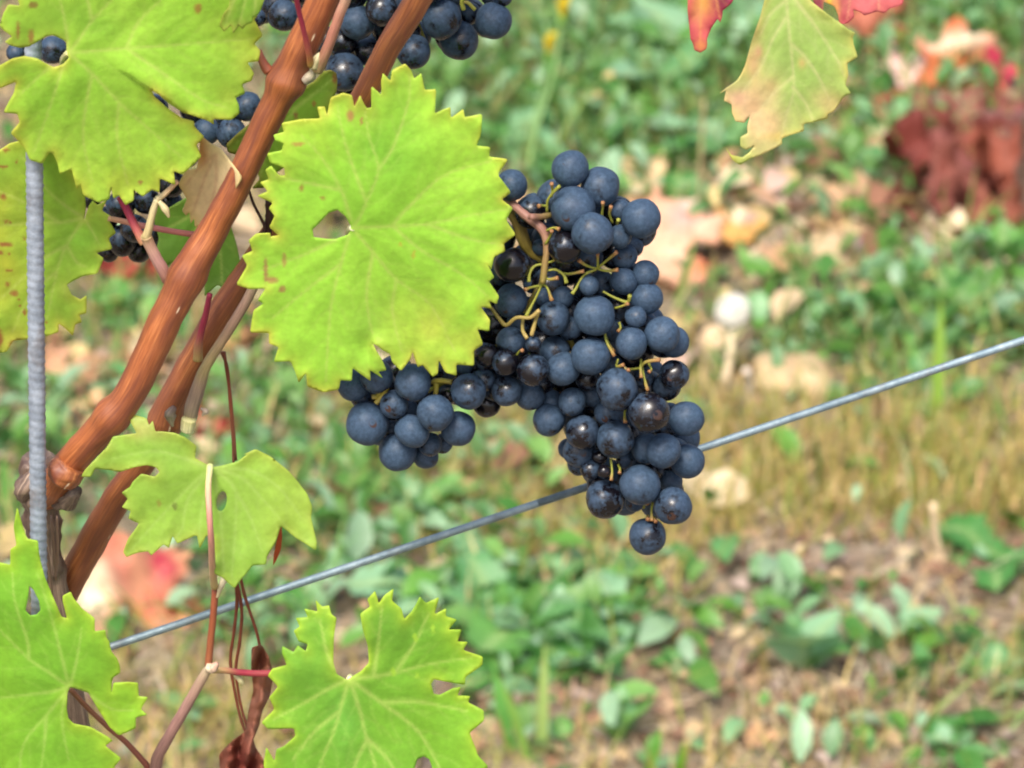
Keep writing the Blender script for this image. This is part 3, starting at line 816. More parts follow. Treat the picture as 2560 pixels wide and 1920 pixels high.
# --- leaf 5, bottom left
L5 = ZH([(112, 706), (140, 790), (178, 892), (236, 918), (252, 982), (262, 1040), (292, 1150), (350, 1290), (402, 1402)]) + \
     ZJ([(532, 462), (500, 332), (508, 290), (560, 264), (590, 310), (660, 392), (740, 470), (762, 562), (832, 568), (850, 620), (872, 652), (890, 732), (930, 780), (952, 832), (948, 892), (905, 935), (892, 968), (892, 1052), (914, 990), (1020, 974), (1090, 990), (1112, 1082), (1168, 1100), (1130, 1190), (1162, 1232), (1090, 1262), (1072, 1332), (950, 1384), (870, 1330), (790, 1200), (702, 1062), (680, 1050), (600, 1022), (562, 1020), (538, 1060), (532, 1190), (552, 1262), (592, 1300), (720, 1330), (862, 1412), (890, 1440), (846, 1482), (952, 1584), (918, 1660), (940, 1740), (820, 1800), (720, 1900), (500, 1880), (380, 1960), (200, 1900), (0, 1960), (-220, 1850), (-360, 1700), (-480, 1400), (-520, 1000), (-420, 700), (-360, 420), (-200, 250), (-120, 60)]) + ZH([(0, 1052), (62, 1062), (76, 970), (102, 940), (88, 820)])
H5 = ZJ([(235, 205), (268, 240), (312, 330), (322, 402), (290, 436), (240, 442), (204, 402), (222, 310)])
make_leaf('leaf', L5, ZJ([(552, 1010)])[0], [ZJ(v) for v in ([(552, 1010), (400, 900), (230, 785), (0, 560), (-200, 400)], [(552, 1010), (490, 760), (440, 560), (400, 420), (300, 100)], [(552, 1010), (400, 1050), (240, 1070), (0, 1100), (-300, 1140)], [(550, 1020), (370, 1240), (190, 1470), (150, 1800)], [(545, 1030), (500, 1180), (500, 1330), (550, 1600)], [(560, 1000), (600, 850), (630, 700), (650, 540)], [(230, 785), (220, 640), (120, 330), (100, 100)], [(370, 1240), (360, 1420), (330, 1650)], [(570, 1015), (690, 1060), (880, 1180), (1060, 1200)])],
    vine, off=-.034, holes=[H5], tilt=(-.1, .1), cup=.6, seed=17, wave=.005, spacing=5.5, cols=((142, 200, 26), (114, 184, 24)), vein_c=(190, 214, 110), edge_c=(176, 204, 40), label='bright green leaf in the bottom left corner with a split upper lobe',
    patch=[ZJ([(700, 800)])[0] + (60, 70, (120, 184, 20), .5), ZJ([(980, 1200)])[0] + (60, 60, (160, 204, 30), .5)])
# --- leaf 6, bottom centre
L6 = ZI([(484, 1258), (440, 1232), (420, 1180), (424, 1060), (430, 985), (412, 965), (398, 930), (372, 928), (344, 908), (346, 950), (294, 944), (302, 976), (258, 986), (266, 1020), (248, 1040), (270, 1082), (302, 1102), (294, 1128), (262, 1112), (240, 1132), (194, 1114), (190, 1142), (206, 1192), (150, 1216), (132, 1242), (166, 1292), (140, 1342), (150, 1392), (104, 1452), (130, 1476), (240, 1482), (246, 1512), (200, 1560), (170, 1580), (155, 1622), (120, 1572), (106, 1642), (112, 1710), (90, 1760), (150, 1830), (210, 1900), (330, 1940), (420, 2010), (560, 1990), (700, 2030), (830, 1950), (960, 1900), (1000, 1800), (1060, 1740), (1065, 1690), (1112, 1652), (1072, 1602), (1060, 1562), (1046, 1532), (1040, 1500), (1092, 1442), (1090, 1402), (1032, 1362), (1032, 1338), (984, 1330), (990, 1298), (962, 1298), (900, 1326), (876, 1322), (864, 1280), (876, 1262), (920, 1268), (1010, 1278), (1020, 1250), (1086, 1192), (1088, 1160), (1010, 1126), (1020, 1094), (984, 1086), (992, 1040), (944, 1032), (970, 992), (930, 972), (926, 944), (880, 962), (892, 894), (840, 910), (812, 890), (800, 908), (776, 950), (742, 982), (728, 940), (690, 902), (688, 858), (650, 880), (626, 912), (608, 868), (580, 900), (582, 930), (550, 966), (552, 1030), (576, 1110), (576, 1182), (546, 1222), (512, 1242)])
H6 = ZI([(786, 1662), (798, 1620), (826, 1606), (852, 1618), (868, 1660), (840, 1700), (800, 1696)])
leaf_f = make_leaf('leaf', L6, ZI([(494, 1258)])[0], [ZI(v) for v in ([(490, 1262), (450, 1400), (420, 1500), (355, 1659), (300, 1850)], [(496, 1262), (540, 1400), (570, 1525), (610, 1660), (620, 1900)], [(500, 1260), (640, 1365), (800, 1490), (900, 1660), (950, 1800)], [(570, 1535), (520, 1640), (480, 1800)], [(505, 1255), (600, 1245), (700, 1228), (850, 1190), (1040, 1160)], [(480, 1260), (400, 1300), (280, 1370), (150, 1440)], [(450, 1400), (330, 1500), (240, 1620)], [(640, 1365), (800, 1360), (1020, 1400)], [(600, 1245), (620, 1120), (640, 930)], [(700, 1228), (790, 1090), (850, 960)], [(470, 1250), (400, 1160), (360, 990)], [(570, 1525), (680, 1640), (720, 1800)])],
    vine, off=-.030, holes=[H6], tilt=(.08, -.12), cup=.7, seed=23, wave=.005, spacing=6.5, cols=((118, 184, 24), (98, 170, 28)), vein_c=(206, 222, 120), edge_c=(176, 206, 40), vein_w=6, label='bright green leaf at the bottom centre with an open stalk notch',
    patch=[ZI([(480, 1440)])[0] + (50, 100, (110, 196, 70), .4)], spots=[ZI([(790, 1070)])[0] + (6, 10, (166, 210, 50)), ZI([(870, 1030)])[0] + (5, 12, (166, 210, 50)), ZI([(690, 1225)])[0] + (6, 10, (166, 210, 50)), ZI([(800, 1240)])[0] + (5, 9, (166, 210, 50))])
stem('petiole', ZI([(494, 1258), (500, 1250), (520, 1300), (560, 1400)]), [-.031, -.01, .004], [9, 8, 7], [lin((226, 224, 160)), lin((180, 170, 90))], parent=leaf_f)

# --- leaves behind the canes
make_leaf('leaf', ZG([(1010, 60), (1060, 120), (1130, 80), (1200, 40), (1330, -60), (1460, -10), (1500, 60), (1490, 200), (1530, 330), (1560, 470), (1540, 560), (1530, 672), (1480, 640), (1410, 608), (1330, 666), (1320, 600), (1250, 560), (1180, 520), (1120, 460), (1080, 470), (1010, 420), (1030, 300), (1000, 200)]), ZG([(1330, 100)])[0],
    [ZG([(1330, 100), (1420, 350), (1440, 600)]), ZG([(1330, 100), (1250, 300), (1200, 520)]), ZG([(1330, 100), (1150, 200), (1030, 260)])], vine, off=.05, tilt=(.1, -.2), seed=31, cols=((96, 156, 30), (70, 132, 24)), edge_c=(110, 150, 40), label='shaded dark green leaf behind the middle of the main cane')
make_leaf('leaf', ZD([(845, 500), (832, 455), (800, 438), (760, 446), (700, 500), (640, 540), (560, 560), (440, 640), (330, 740), (230, 820), (170, 890), (180, 930), (260, 960), (330, 1020), (360, 1100), (330, 1150), (420, 1140), (470, 1060), (560, 1000), (640, 900), (700, 800), (780, 740), (800, 640), (840, 560)]), ZD([(600, 650)])[0],
    [ZD([(600, 650), (720, 560), (820, 480)]), ZD([(600, 650), (450, 850), (370, 1080)]), ZD([(600, 650), (400, 760), (220, 880)])], vine, off=.026, tilt=(-.1, .15), seed=33, cols=((134, 180, 40), (96, 156, 32)), edge_c=(150, 140, 50), spots=[ZD([(828, 480)])[0] + (6, 12, (150, 60, 40)), ZD([(700, 640)])[0] + (4, 8, (160, 90, 40)), ZD([(590, 710)])[0] + (5, 9, (140, 70, 50))],
    label='red-flecked green leaf tucked behind the upper main cane')
# --- dried beige leaf curled behind the main cane
def dry_extra(p):
    return -.012 * np.clip((p[:, 0] - 470) / 90, 0, 1.4) ** 2
make_leaf('dry_leaf', ZE([(1305, 886), (1360, 926), (1432, 962), (1490, 1040), (1560, 1150), (1480, 1300), (1380, 1440), (1268, 1462), (1258, 1420), (1238, 1442), (1226, 1378), (1206, 1392), (1188, 1366), (1204, 1290), (1168, 1196), (1212, 1110), (1270, 1088), (1292, 990)]), ZE([(1400, 1000)])[0],
    [ZE([(1400, 1000), (1330, 1150), (1250, 1380)]), ZE([(1400, 1000), (1400, 1200), (1340, 1400)]), ZE([(1400, 1000), (1300, 1080), (1200, 1200)])], vine, off=.014, tilt=(.3, .1), wave=.007, seed=37, spacing=5, extra=dry_extra,
    cols=((232, 210, 162), (214, 186, 140)), vein_c=(190, 140, 110), edge_c=(210, 186, 120), mat=M_DRYLEAF, label='dried beige leaf curled against the main cane', patch=[ZE([(1310, 980)])[0] + (20, 40, (186, 110, 50), .9)])
# --- withered red-brown leaf dangling at the bottom
make_leaf('dry_leaf', ZI([(60, 1120), (95, 1110), (130, 1160), (150, 1240), (135, 1330), (100, 1400), (85, 1470), (60, 1540), (105, 1620), (110, 1690), (60, 1760), (-20, 1750), (-80, 1690), (-85, 1600), (-40, 1540), (20, 1490), (40, 1400), (60, 1310), (50, 1200)]), ZI([(90, 1120)])[0],
    [ZI([(90, 1120), (95, 1300), (50, 1480), (20, 1700)]), ZI([(50, 1480), (-40, 1640)])], vine, off=.02, wave=.022, seed=41, spacing=4, cols=((186, 124, 100), (134, 76, 60)), vein_c=(120, 74, 60), edge_c=(150, 100, 76), mat=M_DRYLEAF,
    extra=lambda p: .004 * np.sin(p[:, 0] / 7. + p[:, 1] / 31.) + .006 * nz(p, 1 / 26., 3.3), label='withered red-brown leaf dangling beside the bottom centre leaf', patch=[ZI([(0, 1640)])[0] + (50, 60, (110, 34, 34), .8)])
make_leaf('dry_leaf', ZI([(186, 570), (190, 620), (185, 670), (165, 720), (150, 742), (152, 700), (160, 660), (172, 610)]), ZI([(180, 590)])[0], [ZI([(182, 580), (175, 660), (155, 735)])], vine, off=.008, seed=43, spacing=4, cols=((206, 96, 50), (186, 80, 44)), edge_c=(190, 80, 50), vein_c=(190, 90, 60), mat=M_DRYLEAF,
    label='thin orange sliver of dead leaf by the pale hanging leaf')

# --- leaves added out of view above the frame to shade the rear bunches
def vine_outline(seed, depth=.3):
    r = random.Random(seed)
    lobes = [(0, 1.0), (R(58), .86), (R(-58), .86), (R(118), .68), (R(-118), .68)]
    lobes = [(a + r.uniform(-.12, .12), l * r.uniform(.88, 1.1)) for a, l in lobes]
    pts = [(0, 0)]
    n = 120
    for i in range(n + 1):
        t = -R(163) + R(326) * i / n
        m = max(l * math.exp(-((t - a) / .40) ** 2) for a, l in lobes)
        rad = (1 - depth) * .72 + depth * 1.5 * m * .75 + .15 * m
        rad *= 1 + .07 * (((i * .21) % 1.0) - .5) * 2
        pts.append((rad * math.sin(t), rad * math.cos(t)))
    return pts, lobes
for i, (cx, cy, sz, o_, ro) in enumerate([(120, -560, 360, .03, 10), (420, -640, 380, .02, -20), (740, -600, 380, .035, 15), (1060, -640, 400, .02, -10), (300, -900, 360, -.01, 30), (640, -930, 380, .0, -15), (980, -940, 360, .01, 20), (1300, -760, 340, .04, -30), (60, -860, 340, .0, -10), (520, -420, 300, .075, 5), (900, -430, 300, .085, -12), (200, -420, 300, .08, 20)]):
    op, lob = vine_outline(300 + i)
    ca, sa = math.cos(R(ro)), math.sin(R(ro))
    tr_ = lambda q: (cx + sz * .5 * (q[0] * ca - q[1] * sa), cy + sz * .5 * (q[0] * sa + q[1] * ca))
    cl = make_leaf('leaf', [tr_(q) for q in op], (cx, cy), [[(cx, cy), tr_((.5 * l * math.sin(a), .5 * l * math.cos(a))), tr_((.95 * l * math.sin(a), .95 * l * math.cos(a)))] for a, l in lob], vine, off=o_, tilt=(random.uniform(-.3, .3), random.uniform(.2, .8)), seed=310 + i, spacing=18, wave=.008)
    stem('petiole', [(cx, cy), (cx + 30, cy + 40), (cx + 90 * (1 if i % 2 else -1), cy + 90)], [o_, o_ + .02], [7, 8], [RED, PINK], parent=cl)

# --- shoot with autumn leaves hanging in at the upper right
SH0 = V(2030, -330, .04)
shoot2 = empty('vine_shoot', SH0)
tag(shoot2, 'shoot with a pale pink-edged leaf and red leaf tips hanging in at the upper right', 'vine shoot')
stem('cane', [(1325, -465), (1500, -440), (1750, -370), (2030, -320), (2300, -330), (2600, -420), (3000, -560), (3500, -760)], [.035, .045, .035, .04, .05, .05, .05, .05], [26, 24, 22, 18], [lin((150, 84, 44)), lin((168, 96, 50))], parent=shoot2, seg=14)
K9 = ZK([(1020, -560), (1160, -560), (1240, -320), (1250, -120), (1290, 0), (1400, 100), (1540, 200), (1602, 250), (1650, 282), (1640, 320), (1646, 372), (1672, 480), (1640, 512), (1600, 542), (1602, 640), (1588, 720), (1614, 790), (1562, 820), (1512, 902), (1476, 950), (1430, 972), (1420, 1000), (1380, 1020), (1228, 1060), (1215, 1108), (1110, 1150), (1042, 1182), (1030, 1222), (960, 1270), (850, 1322), (760, 1352), (680, 1394), (640, 1380), (600, 1340), (568, 1266), (610, 1310), (700, 1330), (760, 1296), (800, 1244), (732, 1266), (690, 1242), (682, 1210), (692, 1170), (740, 1130), (742, 1080), (762, 990), (712, 1032), (650, 1020), (612, 960), (602, 890), (556, 850), (560, 770), (515, 790), (560, 750), (650, 690), (690, 630), (722, 560), (780, 350), (850, 150), (890, 0), (920, -200), (960, -400)])
leaf_k = make_leaf('leaf', K9, ZK([(1080, -540)])[0], [ZK(v) for v in ([(1080, -540), (1065, -200), (1075, 0), (1100, 280), (1130, 580), (1135, 780), (1080, 960), (1020, 1200)], [(1070, -100), (1200, 60), (1350, 260), (1500, 500), (1570, 640)], [(1120, 380), (1230, 480), (1340, 640), (1440, 850)], [(1070, 150), (960, 330), (860, 560), (700, 780)], [(1130, 650), (960, 800), (800, 1000)], [(1075, 0), (940, 120), (850, 300)], [(1130, 740), (1240, 880), (1300, 1020)])],
    shoot2, off=.02, tilt=(.15, -.25), cup=.5, wave=.006, seed=47, spacing=5.5, cols=((168, 196, 106), (152, 186, 88)), vein_c=(220, 210, 160), edge_c=(214, 200, 110), vein_w=5.5,
    patch=[ZK([(640, 800)])[0] + (34, 34, (214, 140, 140), 1.), ZK([(820, 950)])[0] + (60, 60, (224, 178, 150), .75), ZK([(860, 1150)])[0] + (60, 60, (230, 200, 158), .8), ZK([(800, 500)])[0] + (22, 110, (216, 176, 130), .8), ZK([(840, 430)])[0] + (10, 16, (214, 130, 130), .7), ZK([(1450, 850)])[0] + (40, 30, (222, 190, 140), .8), ZK([(1210, 530)])[0] + (10, 14, (220, 160, 110), .6), ZK([(950, 700)])[0] + (30, 40, (214, 176, 130), .6), ZK([(620, 1330)])[0] + (30, 16, (230, 200, 60), .9), ZK([(1100, 1160)])[0] + (60, 14, (216, 186, 80), .8), ZK([(950, 1020)])[0] + (40, 40, (230, 196, 150), .6)],
    label='pale yellow-green leaf with pinkish edges')
stem('petiole', ZK([(1080, -540), (1100, -700), (1180, -900), (1300, -1090)]), [.02, .045], [7, 8], [lin((200, 170, 120)), RED], parent=leaf_k)
leaf_r = make_leaf('leaf', ZK([(-60, -420), (120, -330), (300, -420), (520, -330), (700, -380), (760, -200), (690, -80), (640, -40), (612, 22), (572, 60), (540, 92), (530, 140), (512, 186), (490, 165), (440, 232), (412, 300), (400, 332), (402, 380), (388, 412), (342, 438), (300, 420), (280, 370), (258, 330), (250, 220), (236, 100), (226, 0), (180, -60), (60, -100), (-60, -200)]), ZK([(330, -360)])[0],
    [ZK([(330, -360), (350, -100), (345, 150), (340, 420)]), ZK([(330, -360), (450, -120), (510, 160)]), ZK([(330, -360), (180, -200), (-20, -220)])], shoot2, off=.0, tilt=(.1, -.3), wave=.008, seed=53, spacing=5, cols=((206, 96, 96), (186, 70, 84)), vein_c=(224, 160, 90), edge_c=(176, 56, 84), mat=M_DRYLEAF,
    patch=[ZK([(350, 20)])[0] + (30, 40, (206, 150, 70), .9), ZK([(345, 380)])[0] + (20, 18, (220, 140, 90), .9), ZK([(540, 20)])[0] + (30, 40, (116, 36, 56), .9), ZK([(330, 160)])[0] + (14, 40, (226, 150, 110), .6)], label='crimson leaf tip with an orange end, left of the pale leaf')
stem('petiole', ZK([(330, -360), (420, -560), (560, -800), (700, -1180)]), [.0, .03], [6, 7], [RED, lin((150, 60, 60))], parent=leaf_r)
leaf_s = make_leaf('leaf', ZK([(1200, -420), (1420, -360), (1700, -460), (1960, -360), (2200, -340), (2240, -160), (2080, -20), (2052, 30), (2000, 62), (1960, 70), (1905, 102), (1850, 96), (1740, 122), (1700, 100), (1650, 92), (1642, 142), (1590, 188), (1534, 192), (1516, 130), (1480, 62), (1430, 30), (1396, 20), (1388, 90), (1372, 134), (1340, 90), (1302, 2), (1260, -160)]), ZK([(1700, -420)])[0],
    [ZK([(1700, -420), (1640, -150), (1590, 170)]), ZK([(1700, -420), (1850, -150), (1860, 90)]), ZK([(1700, -420), (1480, -200), (1370, 120)]), ZK([(1700, -420), (1980, -220), (2180, -180)])], shoot2, off=.036, tilt=(.1, -.2), wave=.009, seed=57, spacing=5.5, cols=((212, 116, 116), (188, 90, 96)), vein_c=(226, 170, 130), edge_c=(190, 90, 90), mat=M_DRYLEAF,
    patch=[ZK([(1430, 0)])[0] + (14, 30, (220, 180, 60), 1.), ZK([(1500, 70)])[0] + (10, 40, (222, 160, 100), .9), ZK([(1345, 60)])[0] + (16, 40, (130, 60, 80), 1.), ZK([(1600, 160)])[0] + (20, 16, (170, 50, 66), .8)], label='rosy red leaf edge at the top, right of the pale leaf')
stem('petiole', ZK([(1700, -420), (1720, -600), (1760, -850), (1800, -1100)]), [.036, .045], [6, 7], [RED, lin((150, 60, 60))], parent=leaf_s)

# ------------------------------------------------------------------ stake and wire
rod_top = V(78, -260, -.004); r1 = V(86, 390, -.004); r2 = V(97, 1400, -.012)
rd = (r2 - r1).normalized()
t_end = (-.12 - r1.z) / rd.z
rod_bot = r1 + rd * t_end
rod_top = r1 - rd * .22
n_rod = int((rod_top - rod_bot).length / .00085)
stake = tube('stake', [rod_bot, rod_bot.lerp(rod_top, .5), rod_top], [20.5 * MPP] * 3, M_ROD, None, seg=14, n=n_rod // 2,
     rib=lambda s, a: 1.0 + 0.11 * max(0, math.sin(2 * math.pi * s / .0030 + a)) ** 2)
tag(stake, 'grey ribbed steel stake standing upright at the left edge', 'stake')
w0, w1 = P(262, 1622, 1.285), P(2560, 850, 1.30)
wd = (w1 - w0).normalized()
wa = w0 + wd * ((-.05 - w0.z) / wd.z)
wb = w1 + wd * 1.4
wire = tube('wire', [wa, wa.lerp(w0, .5), w0, w0.lerp(w1, .5), w1, wb], [10.6 * MPP] * 6, M_WIRE, None, seg=14, n=30)
tag(wire, 'taut galvanised trellis wire slanting up to the right behind the grapes', 'wire')

# ------------------------------------------------------------------ grapes
def grape_mesh(seed):
    nu, nv = 28, 18
    vs = [(0, 0, 1.0)]
    for j in range(1, nv):
        ph = math.pi * j / nv
        for i in range(nu):
            th_ = 2 * math.pi * i / nu
            d = Vector((math.sin(ph) * math.cos(th_), math.sin(ph) * math.sin(th_), math.cos(ph)))
            r = 1 + .065 * noise.noise(d * 1.1 + Vector((seed, 0, 0))) + .012 * noise.noise(d * 3.1 + Vector((0, seed, 0)))
            r -= .06 * math.exp(-((ph) / .22) ** 2) + .025 * math.exp(-((math.pi - ph) / .12) ** 2)
            vs.append(tuple(d * r))
    vs.append((0, 0, -.972))
    vs[0] = (0, 0, .94)
    fs = [(0, 1 + i, 1 + (i + 1) % nu) for i in range(nu)]
    for j in range(nv - 2):
        for i in range(nu):
            a = 1 + j * nu + i; b = 1 + j * nu + (i + 1) % nu
            fs.append((a, a + nu, b + nu, b))
    e = len(vs) - 1
    o = 1 + (nv - 2) * nu
    fs += [(e, o + (i + 1) % nu, o + i) for i in range(nu)]
    me = bpy.data.meshes.new('grape')
    me.from_pydata(vs, [], fs)
    me.polygons.foreach_set('use_smooth', [True] * len(me.polygons))
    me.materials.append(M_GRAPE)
    return me
GM = [grape_mesh(s * 3.7 + 1) for s in range(6)]

def relax_depth(g, keep=.06, fac=.9, it=260):
    """g: array (px, py, r, d) with d in px units of depth; push overlapping berries apart in depth only"""
    d0 = g[:, 3].copy()
    d = g[:, 3].copy()
    n = len(g)
    for k in range(it):
        mv = np.zeros(n)
        for i in range(n):
            dx = np.hypot(g[:, 0] - g[i, 0], g[:, 1] - g[i, 1])
            R_ = fac * (g[:, 2] + g[i, 2])
            m = (dx < R_)
            m[i] = False
            if not m.any(): continue
            need = np.sqrt(R_[m] ** 2 - dx[m] ** 2)
            dd = d[i] - d[m]
            sg = np.where(np.abs(d0[i] - d0[m]) > 1e-6, np.sign(d0[i] - d0[m]), np.where(i < np.arange(n)[m], -1, 1))
            short = need - dd * sg
            mv[i] += (np.where(short > 0, short, 0) * sg).sum() / max(2, m.sum())
        d = d + .45 * mv + keep * .15 * (d0 - d)
    return d

def build_bunch(root, grapes, base_off, face=.35, seed=0, fac=.9):
    """grapes: (px, py, r_px, depth_mm, bloom)"""
    r = random.Random(seed)
    g = np.array([(q[0], q[1], q[2], q[3] * .001 / MPP) for q in grapes], float)
    d = relax_depth(g, fac=fac)
    pos = []
    for q, dd in zip(grapes, d):
        off = base_off + dd * MPP
        p = V(q[0], q[1], off)
        dist = (p - CAM).dot(FWD)
        ob = bpy.data.objects.new('grape', GM[r.randrange(6)])
        col.objects.link(ob)
        ob.parent = root
        ob.location = p - origin_of(root)
        rad = q[2] * dist / FPX
        ob.scale = (rad * r.uniform(.97, 1.03), rad * r.uniform(.97, 1.03), rad * r.uniform(.97, 1.06))
        ob.rotation_euler = (R(r.gauss(-15, 30)), R(r.gauss(0, 30)), r.uniform(0, 6.28))
        if r.random() < face:      # tip turned outwards, towards the row
            tgt = (CAM - p).normalized() + Vector((r.uniform(-.5, .5), r.uniform(-.2, .2), r.uniform(-.7, .1)))
            ob.rotation_euler = (-tgt).to_track_quat('Z', 'Y').to_euler()
        ob['bloom_and_shade'] = float(q[4])
        pos.append((p, rad))
    return pos

def conv(fn, k, rows):
    out = []
    for q in rows:
        c = fn([q[:2]])[0]
        out.append((c[0], c[1], q[2] * k, q[3], q[4] if len(q) > 4 else .8))
    return out

main_rows = conv(ZA, .3375, [(727, 243, 143, 8, 1.), (950, 378, 148, 12, .8), (750, 535, 165, 0, .85), (893, 722, 153, -8, .62), (688, 825, 122, -7, .0), (298, 955, 132, -2, .0), (290, 365, 120, 10, .7), (452, 512, 88, 16, .8), (1252, 610, 146, 2, .92), (1100, 545, 78, 16, .8),
    (1098, 745, 88, 3, .7), (1130, 890, 95, 9, .7), (1285, 1022, 103, 12, .9), (1122, 1075, 100, 7, .8), (1294, 1202, 120, 9, .85), (870, 1108, 73, -4, .6), (290, 1220, 126, 5, .75), (600, 1350, 128, 0, .7), (908, 1330, 151, -6, .95), (1213, 1340, 82, -4, .85), (1178, 1535, 120, -7, .75), (1408, 1470, 130, 0, .95), (1495, 1525, 118, 11, .9), (878, 1630, 145, -6, .85),
    (672, 1195, 84, 12, .7), (755, 1260, 90, 17, .6), (728, 1425, 88, 8, .5), (530, 1190, 70, 14, .7), (505, 825, 62, 15, .7), (450, 1090, 76, 15, .7), (960, 1090, 95, 16, .5), (1040, 1440, 90, 13, .4), (1290, 1390, 85, 14, .4), (290, 1520, 110, 0, .45), (452, 1542, 60, -8, .35), (612, 1590, 110, 0, .7), (110, 1620, 92, 3, .25), (640, 640, 90, 18, .5), (1190, 820, 80, 16, .5), (860, 900, 110, 12, .4), (350, 1380, 95, 9, .4)])
main_rows += conv(ZB, .3617, [(628, 338, 118, -4, .8), (422, 345, 116, -9, .34), (228, 292, 92, -3, .2), (80, 255, 104, 4, .3), (1003, 478, 145, -11, .5), (1223, 640, 143, -15, .3), (1480, 680, 124, 0, .98), (1398, 380, 103, 7, .45), (1345, 460, 100, 14, .35), (1322, 902, 122, -7, .8), (1205, 890, 106, -2, .75), (1488, 975, 120, 2, .85), (1162, 1138, 142, -9, .68), (920, 1240, 136, -5, .22), (1390, 1284, 132, -11, .6), (1215, 1496, 130, -7, .6),
    (1122, 1262, 66, 6, .8), (1372, 1110, 84, 10, .7), (992, 826, 132, -6, .6), (762, 776, 118, -4, .45), (532, 690, 113, 8, .65), (692, 566, 98, 0, .6), (545, 565, 86, 10, .6), (822, 520, 100, 7, .6), (945, 640, 100, 4, .7), (742, 905, 112, 4, .65), (668, 890, 74, 11, .7), (735, 1000, 76, 12, .5), (818, 1035, 68, -2, .35), (915, 1046, 48, -8, .1), (880, 945, 58, 0, .3), (1062, 965, 68, 4, .4), (402, 520, 104, 6, .5), (240, 490, 106, 4, .5), (98, 575, 100, 7, .15), (800, 400, 92, 6, .4), (1185, 400, 74, 9, .6), (480, 440, 90, 10, .4), (960, 320, 90, 12, .4), (1120, 800, 90, 10, .4), (870, 1130, 80, 12, .4), (1240, 1040, 90, 8, .4)])
main_rows += conv(ZC, .2411, [(490, 866, 222, 0, 1.), (805, 1160, 206, 2, .95), (955, 945, 176, -6, .9), (1195, 755, 190, -9, .72), (1432, 918, 182, -2, .75), (768, 668, 148, -3, .7), (962, 440, 192, -4, .7), (920, 730, 112, 5, .8), (1145, 1085, 122, 4, .6), (1092, 1205, 134, 6, .55), (1275, 1075, 104, 7, .6), (1540, 535, 186, -2, .62), (1800, 520, 116, 4, .5), (345, 470, 172, 5, .75), (585, 375, 172, 4, .6), (430, 590, 120, 10, .5), (1310, 320, 112, 7, .3), (1690, 410, 130, 3, .4), (740, 930, 100, 9, .3), (1330, 560, 110, 9, .4), (1500, 250, 150, 4, .4)])
# berries that fill the body of the bunch and its far side
SIL = A(*[c for p_ in [(1205, 480), (1290, 475), (1370, 445), (1420, 400), (1500, 430), (1550, 480), (1650, 490), (1650, 600), (1600, 630), (1620, 690), (1650, 740), (1700, 800), (1710, 900), (1690, 960), (1750, 1030), (1760, 1150), (1720, 1200), (1710, 1290), (1600, 1330), (1500, 1260), (1440, 1190), (1390, 1120), (1340, 1030), (1290, 1000), (1200, 1030), (1120, 1070), (1080, 1140), (1000, 1170), (900, 1100), (850, 970), (860, 890), (1000, 880), (1150, 860), (1200, 740), (1180, 600)] for c in p_]).reshape(-1, 2)
rb = random.Random(4)
for layer, (dz, sp, bl) in enumerate(((17, 66, .45), (31, 74, .6))):
    got = []
    for _ in range(2500):
        q = A(rb.uniform(850, 1760), rb.uniform(380, 1330))
        rr_ = rb.uniform(41, 48)
        if not inside(q[None], SIL)[0] or poly_dist(q[None], SIL)[0] < rr_ * 1.05: continue
        if any(np.hypot(*(q - g_)) < sp for g_ in got): continue
        got.append(q)
        main_rows.append((q[0], q[1], rr_, dz + rb.uniform(-3, 3), bl * rb.uniform(.5, 1.2)))
PED = V(1262, 497, .006)
bunch = empty('grape_bunch', PED)
tag(bunch, 'large winged bunch of blue-black grapes hanging at the centre over the wire', 'grape bunch', 'bunches of dark grapes on the vine')
main_pos = build_bunch(bunch, main_rows, -.002, seed=2)

# visible stalks of the main bunch
STK = lin((150, 108, 96)); YST = lin((140, 142, 56)); OST = lin((126, 114, 56)); TIP = lin((150, 106, 68))
def bstem(name, fn, pts, offs, rads, cols): stem(name, fn(pts), offs, rads, cols, parent=bunch, rough=.22, seg=8, n=5)
stem('peduncle', [(1060, 400), (1160, 450)] + ZA([(230, 440), (300, 505), (400, 590), (500, 670), (545, 745), (555, 830), (540, 950), (522, 1090)]), [.02, .0, -.006], [12, 12, 11, 12, 9, 8], [OST, STK, STK, STK, lin((150, 120, 80)), OST], parent=bunch, rough=.12)
bstem('branch', ZA, [(250, 470), (330, 620), (390, 780), (440, 860), (520, 920)], [.012], [15, 17, 16, 9], [lin((120, 92, 60)), lin((130, 112, 52)), lin((126, 112, 44))])
bstem('branch', ZA, [(430, 600), (500, 600), (590, 585)], [-.004, .002], [9, 7], [STK, OST])
